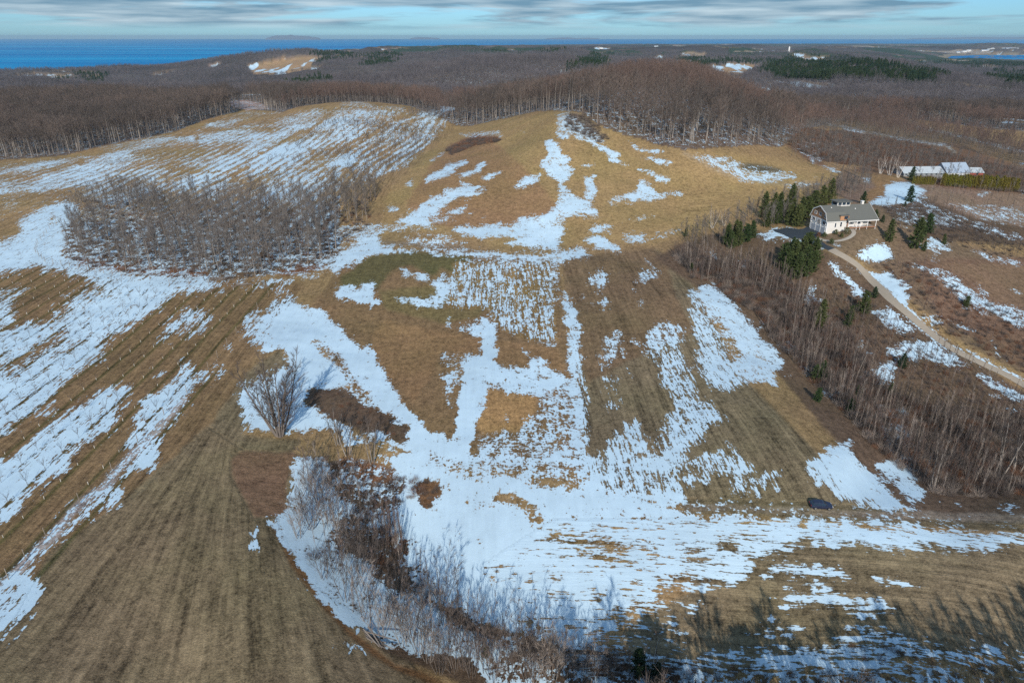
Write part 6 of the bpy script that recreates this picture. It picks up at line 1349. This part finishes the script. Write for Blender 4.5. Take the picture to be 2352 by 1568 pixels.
# clipped hedge of separate conifers
HED = [Proto(column(180 + i, 5.6, 1.15, 900, .42), 'bark', 'cedar', True, ('trunk', 'foliage')) for i in range(3)]
ha = first_hit([z7(690, 655), z7(2225, 765)]); n_h = int(math.dist(ha[0], ha[1]) / 1.55)
for i in range(n_h):
    t = i / (n_h - 1); x, y = ha[0] * (1 - t) + ha[1] * t
    if .20 < t < .27: continue
    HED[i % 3].place('hedge_conifer', x, y + rng.uniform(-.3, .3), hz(x, y) - .1, rng.uniform(0, 6.28), (.72 if t < .22 else 1.0 + .25 * t) * rng.uniform(.93, 1.07), 'tall yellow green conifer in the hedge before the sheds' if t > .22 else 'shorter conifer in the left piece of the hedge', 'hedge plant', 'tall hedge conifers' if t > .22 else 'shorter hedge conifers')
# ---- fences
M['postwood'] = plain('fence_post_wood', (.26, .22, .18), .9, .1, .2)
def fence(px, label, every=5.5, Hh=2.3):
    wp = first_hit(px); r_ = empty('wire_fence', (wp[0][0], wp[0][1], hz(*wp[0])), 0, label, 'fence'); o3 = Vector(r_.location); P = []
    for i in range(len(wp) - 1):
        n = max(1, int(np.linalg.norm(wp[i + 1] - wp[i]) / every)); P += [wp[i] * (1 - k / n) + wp[i + 1] * k / n for k in range(n)]
    P.append(wp[-1]); T = [Vector((p[0], p[1], hz(*p))) - o3 for p in P]
    B = Build(); B.tube([Vector((0, 0, -.3)), Vector((0, 0, Hh))], [.075, .065], 6, 0); pm = mesh_from('post', B.V, B.F, [M['postwood']])
    for t in T: o = link('post', pm, r_); o.location = t; o.rotation_euler = (random.uniform(-.05, .05), random.uniform(-.05, .05), 0)
    for h in (.6, 1.3, 2.0):
        B = Build(); B.tube([t + Vector((0, 0, h)) for t in T], [.012] * len(T), 3, 0); link('wire', mesh_from('wire', B.V, B.F, [M['bark']]), r_)
fence([(130,512),(108,535),(88,560),(82,580),(104,602),(200,622),(300,640)], 'wire fence curving round the snowy bend beside the copse', 4.5)
fence([(345,645),(390,655),(480,658),(548,645),(600,652)], 'short wire fence along the snow in front of the copse', 5.5)
fence([(617,680),(592,710),(563,743),(500,822),(430,903),(377,953),(317,1016),(258,1083),(184,1155),(107,1235),(60,1285),(20,1330)], 'long wire fence along the frosty lane beside the orchard', 6.0)
# woods under the drone
HU = Proto(hardwood(200, 19, .24, .25, 12, .28, .6, 30, 1.6, .07), 'bark', 'twig_dark', False)
HU.place('hardwood_tree', float(x_under[0]), float(y_under[0]), float(z_under[0]), 0, float(s_under[0]), 'bare tree just below the lower right corner', 'tree', None)
pp = np.array([(21, 57, -6.5), (22.5, 53, -6), (36, 57, -6.5), (37, 52, -6), (23.5, 56, -6)], float)
TA = [Proto(whip(210 + i, 19, .13, 240, 2.0, .06), 'bark', 'twig_dark', False) for i in range(2)]
for i in range(2): TA[i].place('slender_tree', 30 + 9 * i, 52.0, hz(30 + 9 * i, 52.0), 0, .85, ('slender tall tree below the lower edge, left one', 'slender tall tree below the lower edge, right one')[i], 'tree', None)
stuff('near_woods', np.concatenate([np.stack([x_under, y_under, z_under - .1], -1)[1:], pp]), np.concatenate([rng.choice([0, 2, 3, 0, 0], len(x_under) - 1), np.ones(5)]), np.concatenate([s_under[1:] * 1.0, [1.3, 1.6, 1.25, 1.5, 1.3]]), [HU, PIN[0], TA[0], TA[1]], 'bare woods below the lower right corner')
# ------------------------------------------------------------------ air
hm = bpy.data.materials.new('haze_air'); hm.use_nodes = True; nt = hm.node_tree; nt.nodes.clear()
ho = nt.nodes.new('ShaderNodeOutputMaterial'); pv = nt.nodes.new('ShaderNodeVolumePrincipled'); pv.inputs['Color'].default_value = (.60, .84, 1.0, 1); pv.inputs['Density'].default_value = HAZE; pv.inputs['Anisotropy'].default_value = 0.2
nt.links.new(pv.outputs[0], ho.inputs['Volume'])
me = box_mesh('haze', (-97000, -400, LAKE - 13), (97000, 47500, 112), hm)
hazeo = link('haze', me); hazeo['kind'] = 'stuff'; hazeo['label'] = 'thin blue air between the drone and the horizon'
